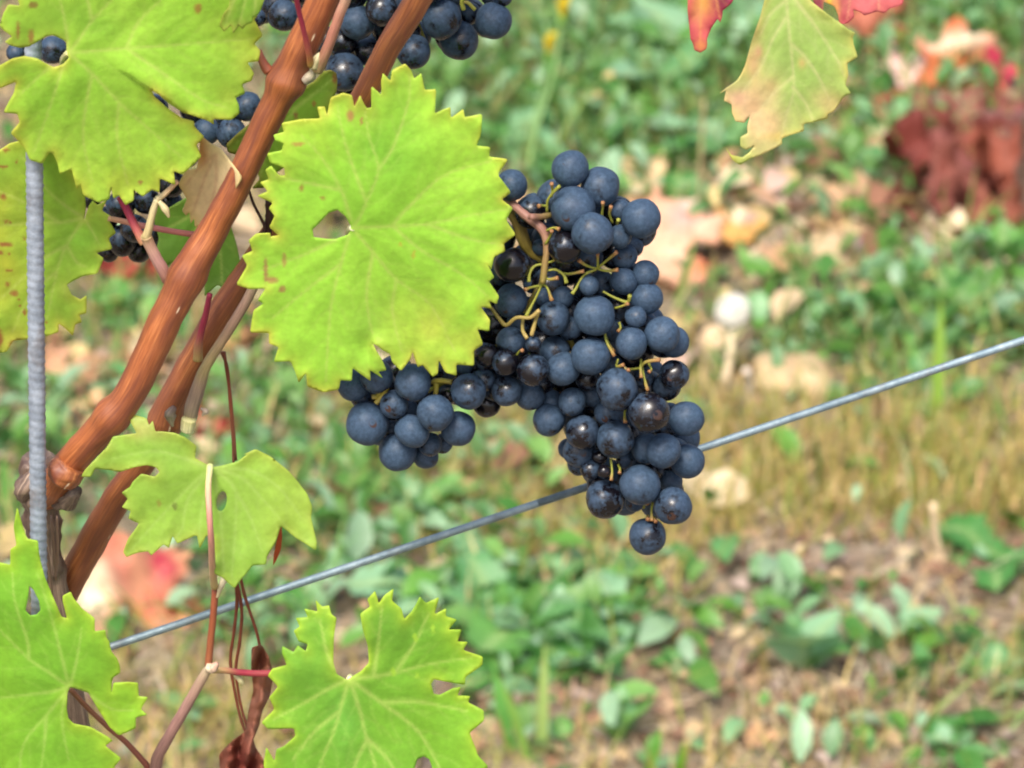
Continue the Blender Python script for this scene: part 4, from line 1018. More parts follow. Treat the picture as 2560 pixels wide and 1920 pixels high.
for q in ([(520, 1090), (480, 1180), (440, 1260), (400, 1340)], [(522, 1090), (560, 1130), (592, 1220)], [(540, 950), (470, 960), (430, 1010), (420, 1080)], [(545, 940), (600, 925), (620, 905)], [(555, 700), (600, 680), (650, 690)], [(545, 800), (580, 740), (590, 700)],
          [(930, 980), (932, 930), (930, 870)], [(935, 975), (1000, 920), (1072, 860)], [(935, 985), (1000, 1000), (1082, 990)], [(930, 985), (850, 960), (790, 920)], [(920, 990), (830, 1030), (770, 1130), (740, 1170)], [(640, 1010), (720, 1020), (830, 1000)], [(540, 1000), (620, 990), (680, 1030), (700, 1090)],
          [(970, 1150), (1040, 1190), (1150, 1230), (1170, 1180)], [(1060, 1275), (1110, 1260), (1160, 1240)], [(500, 1110), (440, 1120), (390, 1140)], [(1090, 1380), (1100, 1420), (1080, 1450)], [(985, 1470), (1010, 1530), (1050, 1600)], [(960, 600), (968, 540), (970, 490)], [(1040, 640), (1020, 580), (1030, 520)], [(1075, 650), (1085, 620)], [(555, 560), (560, 480), (600, 420), (650, 370)], [(590, 450), (595, 390), (590, 350)], [(560, 520), (520, 515), (490, 520)], [(540, 1000), (560, 1060), (640, 1050)]):
    bstem('pedicel', ZA, q, [-.004, -.007], [3.4, 3.0, 5.4], [YST, YST, TIP if len(q) == 3 else YST])
for q in ([(140, 1270), (200, 1350), (255, 1400), (330, 1345), (430, 1345), (500, 1290)], [(500, 1285), (470, 1370), (440, 1480)], [(375, 1360), (375, 1440), (410, 1500)]):
    bstem('branch', ZA, q, [-.008, -.012], [4.6, 5, 5.5], [OST, lin((138, 122, 60)), lin((164, 142, 84))])
for q in ([(920, 90), (930, 150), (985, 250)], [(960, 960), (968, 1040), (962, 1110)], [(1010, 1000), (1022, 1030), (1020, 1060)], [(1090, 340), (1160, 330), (1200, 290), (1300, 275)], [(1175, 320), (1190, 400), (1215, 490)], [(1170, 270), (1165, 320), (1170, 400)], [(1220, 300), (1240, 340), (1225, 360)], [(1060, 610), (1055, 660), (1060, 710)], [(1250, 1260), (1240, 1320), (1245, 1390)], [(1215, 1350), (1215, 1380)], [(1260, 1360), (1270, 1395)], [(1200, 1275), (1215, 1265)], [(310, 240), (330, 215), (350, 210)], [(1010, 270), (1000, 320), (1050, 310)], [(1090, 350), (1080, 345)]):
    bstem('pedicel', ZB, q, [-.008, -.012], [3.4, 3.0, 5.4], [YST, YST, TIP])
for q in ([(720, 440), (660, 560), (580, 660)], [(1150, 440), (1250, 420), (1370, 440)], [(1190, 400), (1205, 480), (1200, 570)], [(620, 500), (600, 580), (540, 590)]):
    bstem('pedicel', ZC, q, [-.002, -.004], [6, 7, 7], [OST, lin((160, 146, 50)), OST])
# the hidden axis that carries the berries
stem('rachis', [(1358, 700), (1400, 800), (1450, 900), (1500, 1000), (1560, 1150), (1610, 1270)], [.006, .008, .006], [8, 7, 4], [OST, YST], parent=bunch)
stem('rachis_wing', [(1358, 700), (1260, 850), (1120, 950), (1000, 1010)], [.006, .01], [7, 5], [OST, YST], parent=bunch)

# bunch at the top
top_rows = conv(ZD, .4069, [(515, 95, 98, 4, .5), (1803, 128, 114, 0, .8), (1590, 248, 122, -2, .8), (1482, 112, 127, -4, .6), (1312, 318, 108, 2, .7), (965, 138, 110, 0, .6), (1112, 60, 100, -4, .3), (890, 440, 120, 0, .6), (1035, 318, 84, 5, .6), (872, 262, 94, 4, .3), (1858, -25, 66, 3, .6), (1655, 80, 70, 9, .5), (350, 108, 58, 8, .4), (1300, 20, 105, 4, .3), (1258, 190, 104, 6, .3), (910, 505, 100, 6, .3), (1150, 180, 95, 6, .3), (930, -50, 110, 2, .5), (1060, -100, 110, 0, .5), (1400, -90, 115, 0, .5), (1560, -70, 110, 0, .5), (1700, -110, 100, 4, .5), (1230, -100, 110, 4, .5), (1120, -230, 110, 4, .5), (1330, -230, 110, 4, .5), (1500, -220, 110, 4, .5), (700, 60, 95, 10, .4), (760, 250, 95, 12, .4), (640, -60, 95, 8, .4), (800, -120, 100, 6, .4)])
b2 = empty('grape_bunch', V(1000, -220, .06))
tag(b2, 'shaded dark bunch at the top edge behind the two canes', 'grape bunch', 'bunches of dark grapes on the vine')
for q in list(top_rows)[:14]:
    top_rows.append((q[0] + random.uniform(-30, 30), q[1] + random.uniform(-40, 10), 42, 34, .5))
top_rows = [q[:4] + (q[4] * .8,) for q in top_rows]  # wax cut to darken this bunch: its shade put into the colour
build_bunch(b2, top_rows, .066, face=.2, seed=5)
stem('peduncle', [(1000, -330), (1000, -240), (1010, -120), (1030, 20), (1060, 100)], [.05, .07], [10, 9, 6], [OST, YST], parent=b2)
stem('pedicel', ZD([(1620, 60), (1610, 10), (1640, -40)]), [.056], [6, 6], [YST, YST], parent=b2)
stem('pedicel', ZD([(1690, 60), (1650, 20), (1620, 10)]), [.056], [5, 5], [YST, OST], parent=b2)

# bunch in the shade behind the upper left leaf
left_rows = conv(ZE, .3858, [(345, 325, 92, 0, .6), (100, 340, 60, 6, .5), (1340, 850, 92, 0, .6), (1500, 860, 98, -2, .5), (1600, 690, 96, 2, .55), (1480, 740, 90, 6, .4), (780, 1330, 96, 0, .4), (950, 1300, 88, 2, .3), (870, 1480, 96, 2, .3), (790, 1560, 98, 4, .25), (1000, 1500, 84, 3, .25), (590, 1290, 66, 4, .2), (1110, 1190, 92, 2, .3), (680, 1420, 84, 6, .2), (700, 1630, 70, 6, .2), (900, 1620, 80, 5, .2), (1100, 1320, 90, 6, .3), (1200, 1000, 95, 4, .4), (1150, 850, 95, 6, .4), (1000, 1000, 95, 4, .4), (850, 1100, 95, 4, .4), (700, 1150, 90, 6, .4), (900, 850, 95, 4, .4), (1000, 700, 95, 6, .4), (700, 900, 95, 6, .4), (760, 700, 95, 4, .4), (600, 560, 95, 4, .4), (480, 420, 95, 4, .4), (800, 500, 95, 6, .4), (1260, 700, 95, 6, .4), (200, 260, 80, 8, .4), (560, 1040, 85, 8, .4), (1040, 1600, 60, 8, .2)])
b3 = empty('grape_bunch', V(240, 40, .06))
tag(b3, 'shaded dark bunch mostly hidden behind the large upper-left leaf', 'grape bunch', 'bunches of dark grapes on the vine')
left_rows = [q[:4] + (q[4] * .8,) for q in left_rows]  # shade of this hidden bunch painted in by thinning the wax
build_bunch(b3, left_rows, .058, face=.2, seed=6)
stem('peduncle', [(240, -60), (250, 60), (290, 220), (330, 400), (330, 560)], [.055, .065], [10, 9, 6], [OST, YST], parent=b3)

# ------------------------------------------------------------------ ground cover: zones of the vineyard floor
def gauss(px, py, rows):
    s = 0 * px
    for cx, cy, sx, sy, w in rows:
        s = np.maximum(s, w * np.exp(-.5 * (((px - cx) / sx) ** 2 + ((py - cy) / sy) ** 2)))
    return s
Z_GREEN = [(1500, 150, 420, 240, 1.), (2350, 60, 300, 120, .75), (2280, 820, 300, 110, .9), (1350, 1560, 300, 140, .8), (820, 1250, 300, 130, .65), (1100, 1350, 200, 120, .5), (700, 1050, 200, 160, .45), (2050, 1600, 240, 90, .5), (2400, 1780, 250, 100, .4), (60, 1080, 160, 260, .5), (250, 880, 160, 200, .35), (600, 1560, 200, 120, .4), (1250, 1850, 200, 70, .35), (2150, 400, 200, 120, .45)]
Z_DRY = [(2150, 1190, 520, 120, 1.), (1600, 1290, 240, 130, .8), (1750, 1800, 600, 130, .36), (560, 1830, 300, 80, .5), (1100, 1060, 200, 120, .4), (1750, 1130, 160, 80, .8)]
Z_BARE = [(2300, 1450, 330, 55, 1.), (1900, 1400, 250, 45, .6), (1900, 630, 350, 90, .8), (1650, 1780, 500, 100, .5), (2500, 1900, 300, 90, .5)]

def scatter(n_in, n_out, wfun, seed):
    r = np.random.default_rng(seed)
    out = []
    for cnt, box in ((n_in, (-.85, .85, 2.35, 5.2)), (n_out, (-2.1, 2.1, 1.75, 6.5))):
        got = 0
        while got < cnt:
            x = r.uniform(box[0], box[1], 20000); y = r.uniform(box[2], box[3], 20000)
            px, py = to_px(x, y)
            # repeat the same patches outside the frame instead of an empty border
            fx = np.abs((px + 2560) % 5120 - 2560); fy = np.clip(py, -150, 1980)
            w = wfun(fx, fy)
            ok = r.random(20000) < w
            q = np.stack([x[ok], y[ok], fx[ok], fy[ok]], 1)[:cnt - got]
            out.append(q); got += len(q)
    return np.vstack(out)

def blades(name, pts, hlo, hhi, wlo, whi, palette, lean_lo, lean_hi, curl, seed, label, cat):
    r = np.random.default_rng(seed)
    n = len(pts)
    zb = np.array([ground_height(a, b) for a, b in pts[:, :2]]) - .002
    base = np.column_stack([pts[:, 0], pts[:, 1], zb])
    h = r.uniform(hlo, hhi, n) * (.7 + .6 * r.random(n)); w = r.uniform(wlo, whi, n)
    az = r.uniform(0, 2 * np.pi, n); le = np.radians(r.uniform(lean_lo, lean_hi, n)); cu = np.radians(r.uniform(.2, 1, n) * curl)
    tw = az + np.pi / 2 + r.uniform(-.8, .8, n)
    side = np.column_stack([np.cos(tw), np.sin(tw), 0 * tw])
    pal = np.array([lin(c) for c in palette])
    c = pal[r.integers(0, len(pal), n)] * r.uniform(.75, 1.15, (n, 1))
    vs, cs = [], []
    p = base.copy(); a = le.copy()
    for k in range(4):
        ww = (w * (1, .9, .62, 0.08)[k])[:, None] * .5
        vs.append(p - side * ww); vs.append(p + side * ww)
        cs += [c, c]
        d = np.column_stack([np.sin(a) * np.cos(az), np.sin(a) * np.sin(az), np.cos(a)])
        p = p + d * (h / 3)[:, None]
        p[:, 2] = np.maximum(p[:, 2], zb + .003)
        a = a + cu
    vs = np.stack(vs, 1).reshape(-1, 3); cs = np.stack(cs, 1).reshape(-1, 3)
    fb = (np.arange(n) * 8)[:, None, None] + np.array([[0, 1, 3, 2], [2, 3, 5, 4], [4, 5, 7, 6]])[None]
    return big_mesh(name, vs, fb.reshape(-1, 4), cs, M_GRASS, label, cat)

def big_mesh(name, vs, quads, cs, mat, label, cat):
    me = bpy.data.meshes.new(name)
    me.vertices.add(len(vs)); me.vertices.foreach_set('co', vs.astype(np.float32).ravel())
    nq = len(quads)
    me.loops.add(nq * 4); me.loops.foreach_set('vertex_index', quads.astype(np.int32).ravel())
    me.polygons.add(nq)
    me.polygons.foreach_set('loop_start', np.arange(0, nq * 4, 4, dtype=np.int32))
    me.polygons.foreach_set('use_smooth', np.ones(nq, bool))
    at = me.attributes.new('Col', 'FLOAT_COLOR', 'POINT')
    at.data.foreach_set('color', np.hstack([np.clip(cs, 0, 1), np.ones((len(cs), 1))]).astype(np.float32).ravel())
    me.materials.append(mat)
    me.update(calc_edges=True); me.validate()
    o = bpy.data.objects.new(name, me)
    col.objects.link(o)
    return tag(o, label, cat, kind='stuff')

def w_dry(px, py): return (.35 + .65 * (np.sin(px / 61. + 2 * np.sin(py / 23.)) * np.sin(px / 23. + py / 17.) > -.1)) * np.clip(.06 + 1. * gauss(px, py, Z_DRY) - .8 * gauss(px, py, Z_BARE), .015, 1)
def w_green(px, py): return np.clip(.05 + 1. * gauss(px, py, Z_GREEN) - .75 * gauss(px, py, [(1350, 1560, 320, 150, 1.), (2050, 1600, 240, 90, .5)]) - .5 * gauss(px, py, Z_BARE), .0, 1)
def w_litter(px, py): return np.clip(.45 + .4 * gauss(px, py, Z_BARE) + .5 * gauss(px, py, [(1900, 1800, 700, 120, 1.), (500, 1800, 400, 120, .8), (1000, 1080, 300, 120, .5)]) - .4 * gauss(px, py, Z_GREEN), .1, 1)

blades('dry_grass', scatter(16000, 8000, w_dry, 1), .022, .062, .0014, .0032, [(208, 184, 118), (194, 172, 100), (168, 162, 80), (218, 194, 142), (152, 158, 72), (128, 150, 60), (200, 164, 114)], 0, 45, 22, 2, 'upright straw-coloured and olive dry grass across the vineyard floor', 'grass')
blades('straw_litter', scatter(20000, 9000, w_litter, 3), .02, .075, .0012, .0038, [(190, 166, 138), (172, 146, 122), (206, 188, 162), (132, 106, 88), (176, 148, 114), (192, 162, 142), (214, 198, 176)], 62, 88, 10, 4, 'loose straw and dead stems lying flat on the soil', 'straw')
blades('green_grass', scatter(6500, 4000, w_green, 5), .04, .11, .0025, .006, [(92, 138, 62), (116, 156, 84), (66, 118, 32), (130, 164, 110), (136, 160, 82), (150, 150, 90)], 10, 60, 25, 6, 'fine green grass growing in patches', 'grass')

def leaflets(name, pts, llo, lhi, palette, tilt_lo, tilt_hi, hlo, hhi, seed, label, cat, mat=None, wr=.55):
    """small loose leaves, each a folded four-quad blade"""
    r = np.random.default_rng(seed)
    n = len(pts)
    zb = np.array([ground_height(a, b) for a, b in pts[:, :2]])
    base = np.column_stack([pts[:, 0], pts[:, 1], zb + r.uniform(hlo, hhi, n)])
    L = r.uniform(llo, lhi, n); W = L * wr * r.uniform(.7, 1.2, n)
    az = r.uniform(0, 2 * np.pi, n); ti = np.radians(r.uniform(tilt_lo, tilt_hi, n)); ro = np.radians(r.uniform(-35, 35, n))
    fw = np.column_stack([np.cos(az) * np.cos(ti), np.sin(az) * np.cos(ti), np.sin(ti)])
    sd = np.column_stack([-np.sin(az), np.cos(az), 0 * az]); up = np.cross(fw, sd)
    sd2 = sd * np.cos(ro)[:, None] + up * np.sin(ro)[:, None]; up2 = np.cross(fw, sd2)
    prof = [(0, .08, 0), (.3, .42, .06), (.62, .46, .05), (.88, .26, -.02), (1, .03, -.1)]
    vs = []
    for u, wv, b in prof:
        c0 = base + fw * (L * u)[:, None] + up2 * (L * b)[:, None]
        vs += [c0 - sd2 * (W * wv)[:, None] - up2 * (W * wv * -.35)[:, None], c0 - up2 * (W * .03)[:, None], c0 + sd2 * (W * wv)[:, None] + up2 * (W * wv * .35)[:, None]]
    vs = np.stack(vs, 1).reshape(-1, 3)
    pal = np.array([lin(c) for c in palette])
    c = pal[r.integers(0, len(pal), n)] * r.uniform(.75, 1.15, (n, 1))
    cs = np.repeat(c, 15, axis=0)
    q = [[3 * k + m, 3 * k + m + 1, 3 * k + m + 4, 3 * k + m + 3] for k in range(4) for m in range(2)]
    fb = (np.arange(n) * 15)[:, None, None] + np.array(q)[None]
    return big_mesh(name, vs, fb.reshape(-1, 4), cs, mat or M_WEED, label, cat)
leaflets('ground_cover', scatter(3000, 2200, lambda a, b: np.clip(.03 + gauss(a, b, Z_GREEN), 0, 1), 7), .014, .05, [(92, 142, 80), (126, 168, 118), (70, 122, 48), (148, 182, 144), (92, 142, 54), (116, 160, 82)], -10, 60, .0, .03, 8, 'low mass of small green weed leaves covering the soil', 'ground cover')
leaflets('leaf_litter', scatter(6000, 3000, w_litter, 9), .005, .022, [(184, 152, 122), (140, 106, 86), (202, 180, 146), (160, 122, 96), (120, 92, 74), (192, 166, 126), (178, 158, 148)], -15, 25, .0, .008, 10, 'small crumbled bits of dead leaf on the soil', 'leaf litter', mat=M_DRYLEAF, wr=.8)

leaflets('dead_leaf_scraps', scatter(420, 200, lambda a, b: np.clip(.02 + gauss(a, b, [(1900, 600, 420, 110, 1.), (250, 980, 260, 200, .6), (1000, 1150, 300, 120, .25)]), 0, 1), 15), .02, .055, [(216, 190, 154), (200, 160, 128), (226, 206, 172), (186, 148, 112), (210, 178, 162), (218, 192, 136), (160, 116, 94)], -15, 35, .0, .012, 16, 'scraps of pale dead leaves strewn among the stones and weeds', 'leaf litter', mat=M_DRYLEAF, wr=.85)

# ------------------------------------------------------------------ weeds, one by one
def weed_leaf_mesh(kind, seed):
    r = random.Random(seed)
    nu, nv = 18, 3
    vs, cs = [], []
    for i in range(nu + 1):
        u = i / nu
        if kind == 'dandelion':
            w = .05 + .2 * u ** .8 * (1 - u ** 6) + .05
            w *= .72 + .5 * ((u * 6.5) % 1.0) if u < .85 else 1
            w *= (1 - u) ** .35 if u > .9 else 1
        elif kind == 'round':
            w = .03 if u < .4 else .62 * math.sqrt(max(0, 1 - ((u - .7) / .302) ** 2)) * .75
        else:
            w = .03 + .3 * math.sin(math.pi * min(1, max(0, (u - .12) / .88)) ** .85) if u > .12 else .03
        bend = -.28 * u * u + .05 * math.sin(u * 9 + seed)
        for k in range(-nv, nv + 1):
            s = k / nv
            rz = abs(s) * w * .35 + .03 * w * math.sin(u * 24 + k + seed)
            vs.append((u, s * w, bend + rz))
            rib = math.exp(-(s / .18) ** 2) * .45
            cs.append(rib)
    row = 2 * nv + 1
    fs = [(i * row + k, i * row + k + 1, (i + 1) * row + k + 1, (i + 1) * row + k) for i in range(nu) for k in range(row - 1)]
    return np.array(vs), fs, np.array(cs)
WL = {}
WPAL = [(98, 150, 92), (120, 166, 118), (74, 132, 60), (134, 176, 134), (100, 154, 72)]
for kd in ('dandelion', 'oval', 'round'):
    WL[kd] = []
    for s in range(5):
        v, f, c = weed_leaf_mesh(kd, s)
        base = A(*lin(WPAL[s]))
        cc = base * (1 - c[:, None]) + A(*lin((176, 196, 130))) * c[:, None]
        me = bpy.data.meshes.new('leaf')
        me.from_pydata(v.tolist(), [], f)
        me.polygons.foreach_set('use_smooth', [True] * len(me.polygons))
        at = me.attributes.new('Col', 'FLOAT_COLOR', 'POINT')
        at.data.foreach_set('color', np.hstack([cc, np.ones((len(cc), 1))]).astype(np.float32).ravel())
        me.materials.append(M_WEED)
        WL[kd].append(me)

def weed(px, py, kind, size, n, tilt, label, cat='weed', group=None, seed=None, az0=None, spread=360):
    r = random.Random(seed if seed is not None else int(px * 7 + py))
    g = Gp(px, py)
    root = empty({'dandelion': 'dandelion_plant', 'oval': 'broad_leaved_weed', 'round': 'round_leaved_weed'}[kind], (g.x, g.y, ground_height(g.x, g.y)))
    tag(root, label, cat, group)
    s = size * gscale(py)
    for i in range(n):
        ob = bpy.data.objects.new('leaf', WL[kind][r.randrange(5)])
        col.objects.link(ob)
        ob.parent = root
        k = s * r.uniform(.7, 1.1)
        ob.scale = (k, k * r.uniform(.85, 1.25), k)
        az = R((az0 if az0 is not None else r.uniform(0, 360)) + (i / n - .5) * spread + r.uniform(-18, 18))
        ti = R(r.uniform(*tilt))
        ob.rotation_euler = (Matrix.Rotation(az, 3, 'Z') @ Matrix.Rotation(-ti, 3, 'Y') @ Matrix.Rotation(R(r.uniform(-25, 25)), 3, 'X')).to_euler()
        ob.location = (r.uniform(-.004, .004), r.uniform(-.004, .004), r.uniform(0, .006))
    return root
LO, MI, UP_ = (8, 35), (20, 55), (50, 80)
WEEDS = [
    (1290, 1600, 'dandelion', 270, 15, (15, 45), 'large flat dandelion rosette just right above the bottom centre leaf'),
    (1480, 1690, 'dandelion', 150, 8, MI, 'dandelion with drooping leaves, right of the large rosette'),
    (1110, 1530, 'dandelion', 160, 8, LO, 'grey-green dandelion just below the wire, left of the large rosette'),
    (2010, 1690, 'oval', 210, 5, (45, 78), 'weed with two tall upright oval leaves in the lower right'),
    (2230, 1620, 'oval', 130, 5, MI, 'leafy weed right of the tall upright oval leaves'),
    (2380, 1890, 'oval', 120, 6, MI, 'light green seedling in the bottom right corner'),
    (1550, 1880, 'oval', 160, 4, UP_, 'grey-green oval weed at the bottom edge, right of centre'),
    (1882, 1440, 'oval', 80, 2, UP_, 'tiny two-leaved seedling below the bunch on the bare soil'),
    (2390, 1390, 'oval', 90, 5, LO, 'low dark weed on the bare soil at the right'),
    (2520, 1410, 'dandelion', 260, 5, (20, 45), 'long-leaved dandelion at the right edge on the bare soil'),
    (2180, 800, 'oval', 150, 6, MI, 'bright weed with wide leaves just above the wire at the right'),
    (2410, 830, 'oval', 170, 7, MI, 'largest broad-leaved weed above the right end of the wire'),
    (2500, 700, 'oval', 130, 5, UP_, 'upright weed near the right edge above the wire'),
    (1960, 890, 'oval', 100, 5, LO, 'bluish green weed beside the long tan stone'),
    (2300, 1010, 'oval', 130, 5, LO, 'grey-green weed right below the wire at the right'),
    (2080, 830, 'oval', 120, 5, UP_, 'small upright weed between the seed head and the wide-leaved weeds'),
    (2120, 980, 'oval', 100, 4, LO, 'low weed under the wire, right of the tan stone'),
    (1770, 1050, 'oval', 100, 5, LO, 'low weed touching the right side of the bunch'),
    (900, 1190, 'dandelion', 190, 8, LO, 'pale dandelion below the left wing of the bunch'),
    (760, 1340, 'dandelion', 150, 7, LO, 'dandelion below the wire, right of the pale hanging leaf'),
    (1060, 1290, 'dandelion', 160, 7, MI, 'dandelion crossing behind the middle of the wire'),
    (700, 1010, 'oval', 120, 5, MI, 'weed between the rear cane and the left wing of the bunch'),
    (280, 800, 'oval', 140, 5, MI, 'grey-green weed seen between the stake and the main cane'),
    (150, 1090, 'oval', 150, 5, LO, 'weed behind the stake at the height of the vine head'),
    (620, 1560, 'dandelion', 130, 7, LO, 'dandelion under the wire, left of the bottom centre leaf'),
    (2190, 350, 'oval', 120, 4, LO, 'pale weed leaf below the pink-edged leaf'),
    (2215, 465, 'round', 120, 2, (45, 70), 'round bright leaf left of the heap of red leaves'),
    (1640, 230, 'dandelion', 200, 6, MI, 'big pale weed behind, left of the pink-edged leaf'),
    (1450, 480, 'dandelion', 200, 7, LO, 'weed right behind the top grapes of the main bunch'),
    (1720, 520, 'oval', 120, 5, MI, 'bluish weed right of the top grapes'),
    (440, 1790, 'oval', 110, 5, LO, 'small weed between the bottom left leaf and the lower shoot'),
    (2480, 1720, 'oval', 100, 5, MI, 'small weed at the right edge near the bottom'),
    (1700, 1690, 'oval', 90, 5, LO, 'small pale weed left of the tall upright oval leaves'),
]
for w in WEEDS:
    weed(*w)
rw = random.Random(77)
COLS = [(1120, 1320, 'left of the yellow flower stem'), (1330, 1500, 'beside the yellow flower stem'), (1510, 1700, 'midway between yellow flower and pink-edged leaf'), (1710, 1880, 'just left of the pink-edged leaf')]
ROWS = [(-110, -30, 'at the top edge'), (20, 110, 'a little below the top edge'), (150, 240, 'level with the crimson tip'), (290, 400, 'nearest above the top grapes')]
for i, (y0, y1, ry) in enumerate(ROWS):
    for k, (x0, x1, cx) in enumerate(COLS):
        kd = rw.choice(['dandelion', 'oval', 'oval'])
        weed(rw.uniform(x0, x1), rw.uniform(y0, y1), kd, rw.uniform(110, 220), rw.randint(5, 8), MI, 'pale weed %s, %s' % (cx, ry), group='weeds in the grassy patch', seed=500 + i * 10 + k)
ORD = ['leftmost', 'second from the left', 'third from the left', 'fourth from the left', 'fifth from the left', 'sixth from the left', 'seventh from the left', 'eighth from the left', 'ninth from the left', 'tenth from the left', 'eleventh from the left', 'rightmost']
def weed_row(n, x0, x1, y0, y1, kinds, s0, s1, nl, tilt, text, group, seed):
    for i in range(n):
        w = (x1 - x0) / n
        o = ORD[i] if i < n - 1 else 'rightmost'
        weed(x0 + w * (i + rw.uniform(.2, .8)), rw.uniform(y0, y1), rw.choice(kinds), rw.uniform(s0, s1), nl, tilt, text % o, group=group, seed=seed + i)
weed_row(6, 2280, 2600, -100, 120, ['dandelion', 'oval'], 100, 160, 6, MI, 'blurred weed in the top right corner, %s there', 'weeds in the top right corner', 600)
weed_row(5, 640, 1250, 960, 1150, ['dandelion', 'oval'], 90, 140, 6, LO, 'low weed behind the left wing of the bunch, %s', 'weeds left of the main bunch', 700)
weed_row(5, 640, 1250, 1330, 1450, ['dandelion', 'oval'], 90, 150, 6, LO, 'low weed just under the wire left of the bunch, %s', 'weeds left of the main bunch', 740)
weed_row(6, 1060, 1560, 1420, 1520, ['dandelion'], 150, 220, 8, LO, 'cool green dandelion in the patch below the hanging tip, %s', 'dandelions below the bunch', 760)
weed_row(6, 1060, 1560, 1570, 1700, ['dandelion', 'oval'], 130, 200, 7, LO, 'cool green weed in the patch beside the bottom leaf, %s', 'dandelions below the bunch', 780)
weed_row(12, 1080, 2560, 1720, 1940, ['oval'], 45, 80, 4, MI, 'tiny green seedling on the dry ground at the bottom, %s', 'seedlings on the dry ground', 800)
weed_row(8, 1900, 2580, 660, 980, ['oval'], 70, 120, 5, MI, 'small leafy weed in the patch above the wire at the right, %s', 'small weeds above the wire', 900)

# tall green blades one can tell apart
def big_blade(px, py, tx, ty, wpx, c, label):
    g = Gp(px, py)
    z0 = ground_height(g.x, g.y)
    # the tip stands over a spot a little way off the root
    tipd = P(tx, ty, (g - CAM).dot(FWD) * .985)
    pts = catmull([np.array(g), np.array(g.lerp(tipd, .5)) + A(0, -.004, .006), np.array(tipd)], 6)
    w = wpx * gscale(py) * .5
    vs, cs = [], []
    for i, q in enumerate(pts):
        u = i / (len(pts) - 1)
        ww = w * (1 - u ** 3) + .0002
        vs += [q + A(-ww, 0, 0), q + A(0, ww * .5, 0), q + A(ww, 0, 0)]
        cs += [lin(c)] * 3
    fs = [(3 * i + k, 3 * i + k + 1, 3 * i + k + 4, 3 * i + k + 3) for i in range(len(pts) - 1) for k in range(2)]
    o = mesh_obj('grass_blade', vs, fs, M_GRASS, None, origin=g, attrs={'Col': ('FLOAT_COLOR', np.hstack([np.array(cs), np.ones((len(cs), 1))]))})
    tag(o, label, 'grass blade', 'tall single grass blades')
big_blade(1285, 1900, 1225, 1640, 26, (110, 176, 84), 'left green grass blade of the pair right of the bottom centre leaf')
big_blade(1330, 1930, 1250, 1690, 22, (134, 176, 80), 'leaning green grass blade between the pair of tall blades')
big_blade(1352, 1910, 1362, 1610, 30, (166, 190, 110), 'pale tall grass blade right of the bottom centre leaf')
big_blade(1618, 1960, 1650, 1820, 26, (116, 186, 76), 'bright grass blade at the bottom edge below the bunch')
big_blade(1690, 1970, 1712, 1850, 22, (130, 186, 60), 'short bright grass blade at the bottom edge, rightmost of its kind')
big_blade(2340, 1060, 2352, 740, 30, (150, 186, 80), 'tall yellow-green grass blade crossing behind the wire')
big_blade(1690, 780, 1740, 590, 20, (136, 170, 90), 'thin grass blade in front of the peach leaf beside the grapes')
big_blade(1590, 1000, 1470, 1330, 16, (150, 180, 100), 'thin pale blade behind the bottom of the bunch')
big_blade(20, 1330, 8, 1130, 26, (120, 180, 90), 'green grass blade at the left edge behind the stake')

# ------------------------------------------------------------------ fallen vine leaves
def fallen(px, py, size, c1, c2, label, seed, crumple=1.0, patches=(), rot=None, tilt=None, lift=.012, group=None):
    r = random.Random(seed)
    pts, lobes = vine_outline(seed)
    S = 100.0
    pts = [(x * S, y * S) for x, y in pts]
    g = Gp(px, py)
    rad = size * gscale(py) * .56
    z0 = ground_height(g.x, g.y)
    rz = R(rot if rot is not None else r.uniform(0, 360))
    tx, ty = tilt if tilt else (r.uniform(-20, 20), r.uniform(-20, 20))
    rotm = np.array(Matrix.Rotation(R(tx), 3, 'X') @ Matrix.Rotation(R(ty), 3, 'Y') @ Matrix.Rotation(rz, 3, 'Z'))
    def m3(p, z):
        q = p / S
        n1 = nz(q, 1.3, seed + 1); n2 = nz(q, 3.2, seed + 5); n3 = nz(q, 7, seed + 9)
        hh = crumple * (.38 * n1 + .22 * n2 + .06 * n3) + .3 * crumple * np.maximum(0, (q ** 2).sum(1) - .35)
        loc = np.column_stack([q, hh]) * rad
        loc = loc @ rotm.T
        loc[:, 2] -= np.percentile(loc[:, 2], 4) - .004
        w = loc + A(g.x, g.y, z0)
        return w, Vector((g.x, g.y, z0))
    veins = [[(0, 0), (.5 * S * math.sin(a) * l, .5 * S * math.cos(a) * l), (.95 * S * math.sin(a) * l, .95 * S * math.cos(a) * l)] for a, l in lobes]
    pt = [(x * S, y * S, rx * S, ry * S, c, amt) for x, y, rx, ry, c, amt in patches]
    o = make_leaf('fallen_leaf', pts, (0, 0), veins, None, seed=seed, spacing=7, cols=(c1, c2), vein_c=tuple(min(255, v + 14) for v in c1), edge_c=c2, edge_w=10, vein_w=2.2, tooth=0, mat=M_DRYLEAF, map3d=m3, patch=pt)
    tag(o, label, 'leaf', group or 'fallen vine leaves on the ground')
    return o
PEACH, CREAM, REDL, BRN = (226, 176, 138), (232, 212, 178), (176, 66, 56), (170, 104, 78)
fallen(320, 1560, 400, (214, 140, 112), (206, 160, 116), 'large pink and peach fallen leaf beside the rear cane at lower left', 61, .9, [(-.4, .1, .4, .4, (238, 220, 190), .9), (.5, .3, .2, .3, (176, 44, 70), 1.), (0, -.3, .25, .3, (196, 136, 50), .9), (.0, .5, .16, .4, (170, 52, 52), .9), (.3, -.1, .15, .15, (170, 50, 50), .9)], rot=20, tilt=(28, 10))
fallen(215, 1530, 130, CREAM, (222, 190, 150), 'cream fallen leaf half under the rear cane', 62, .7)
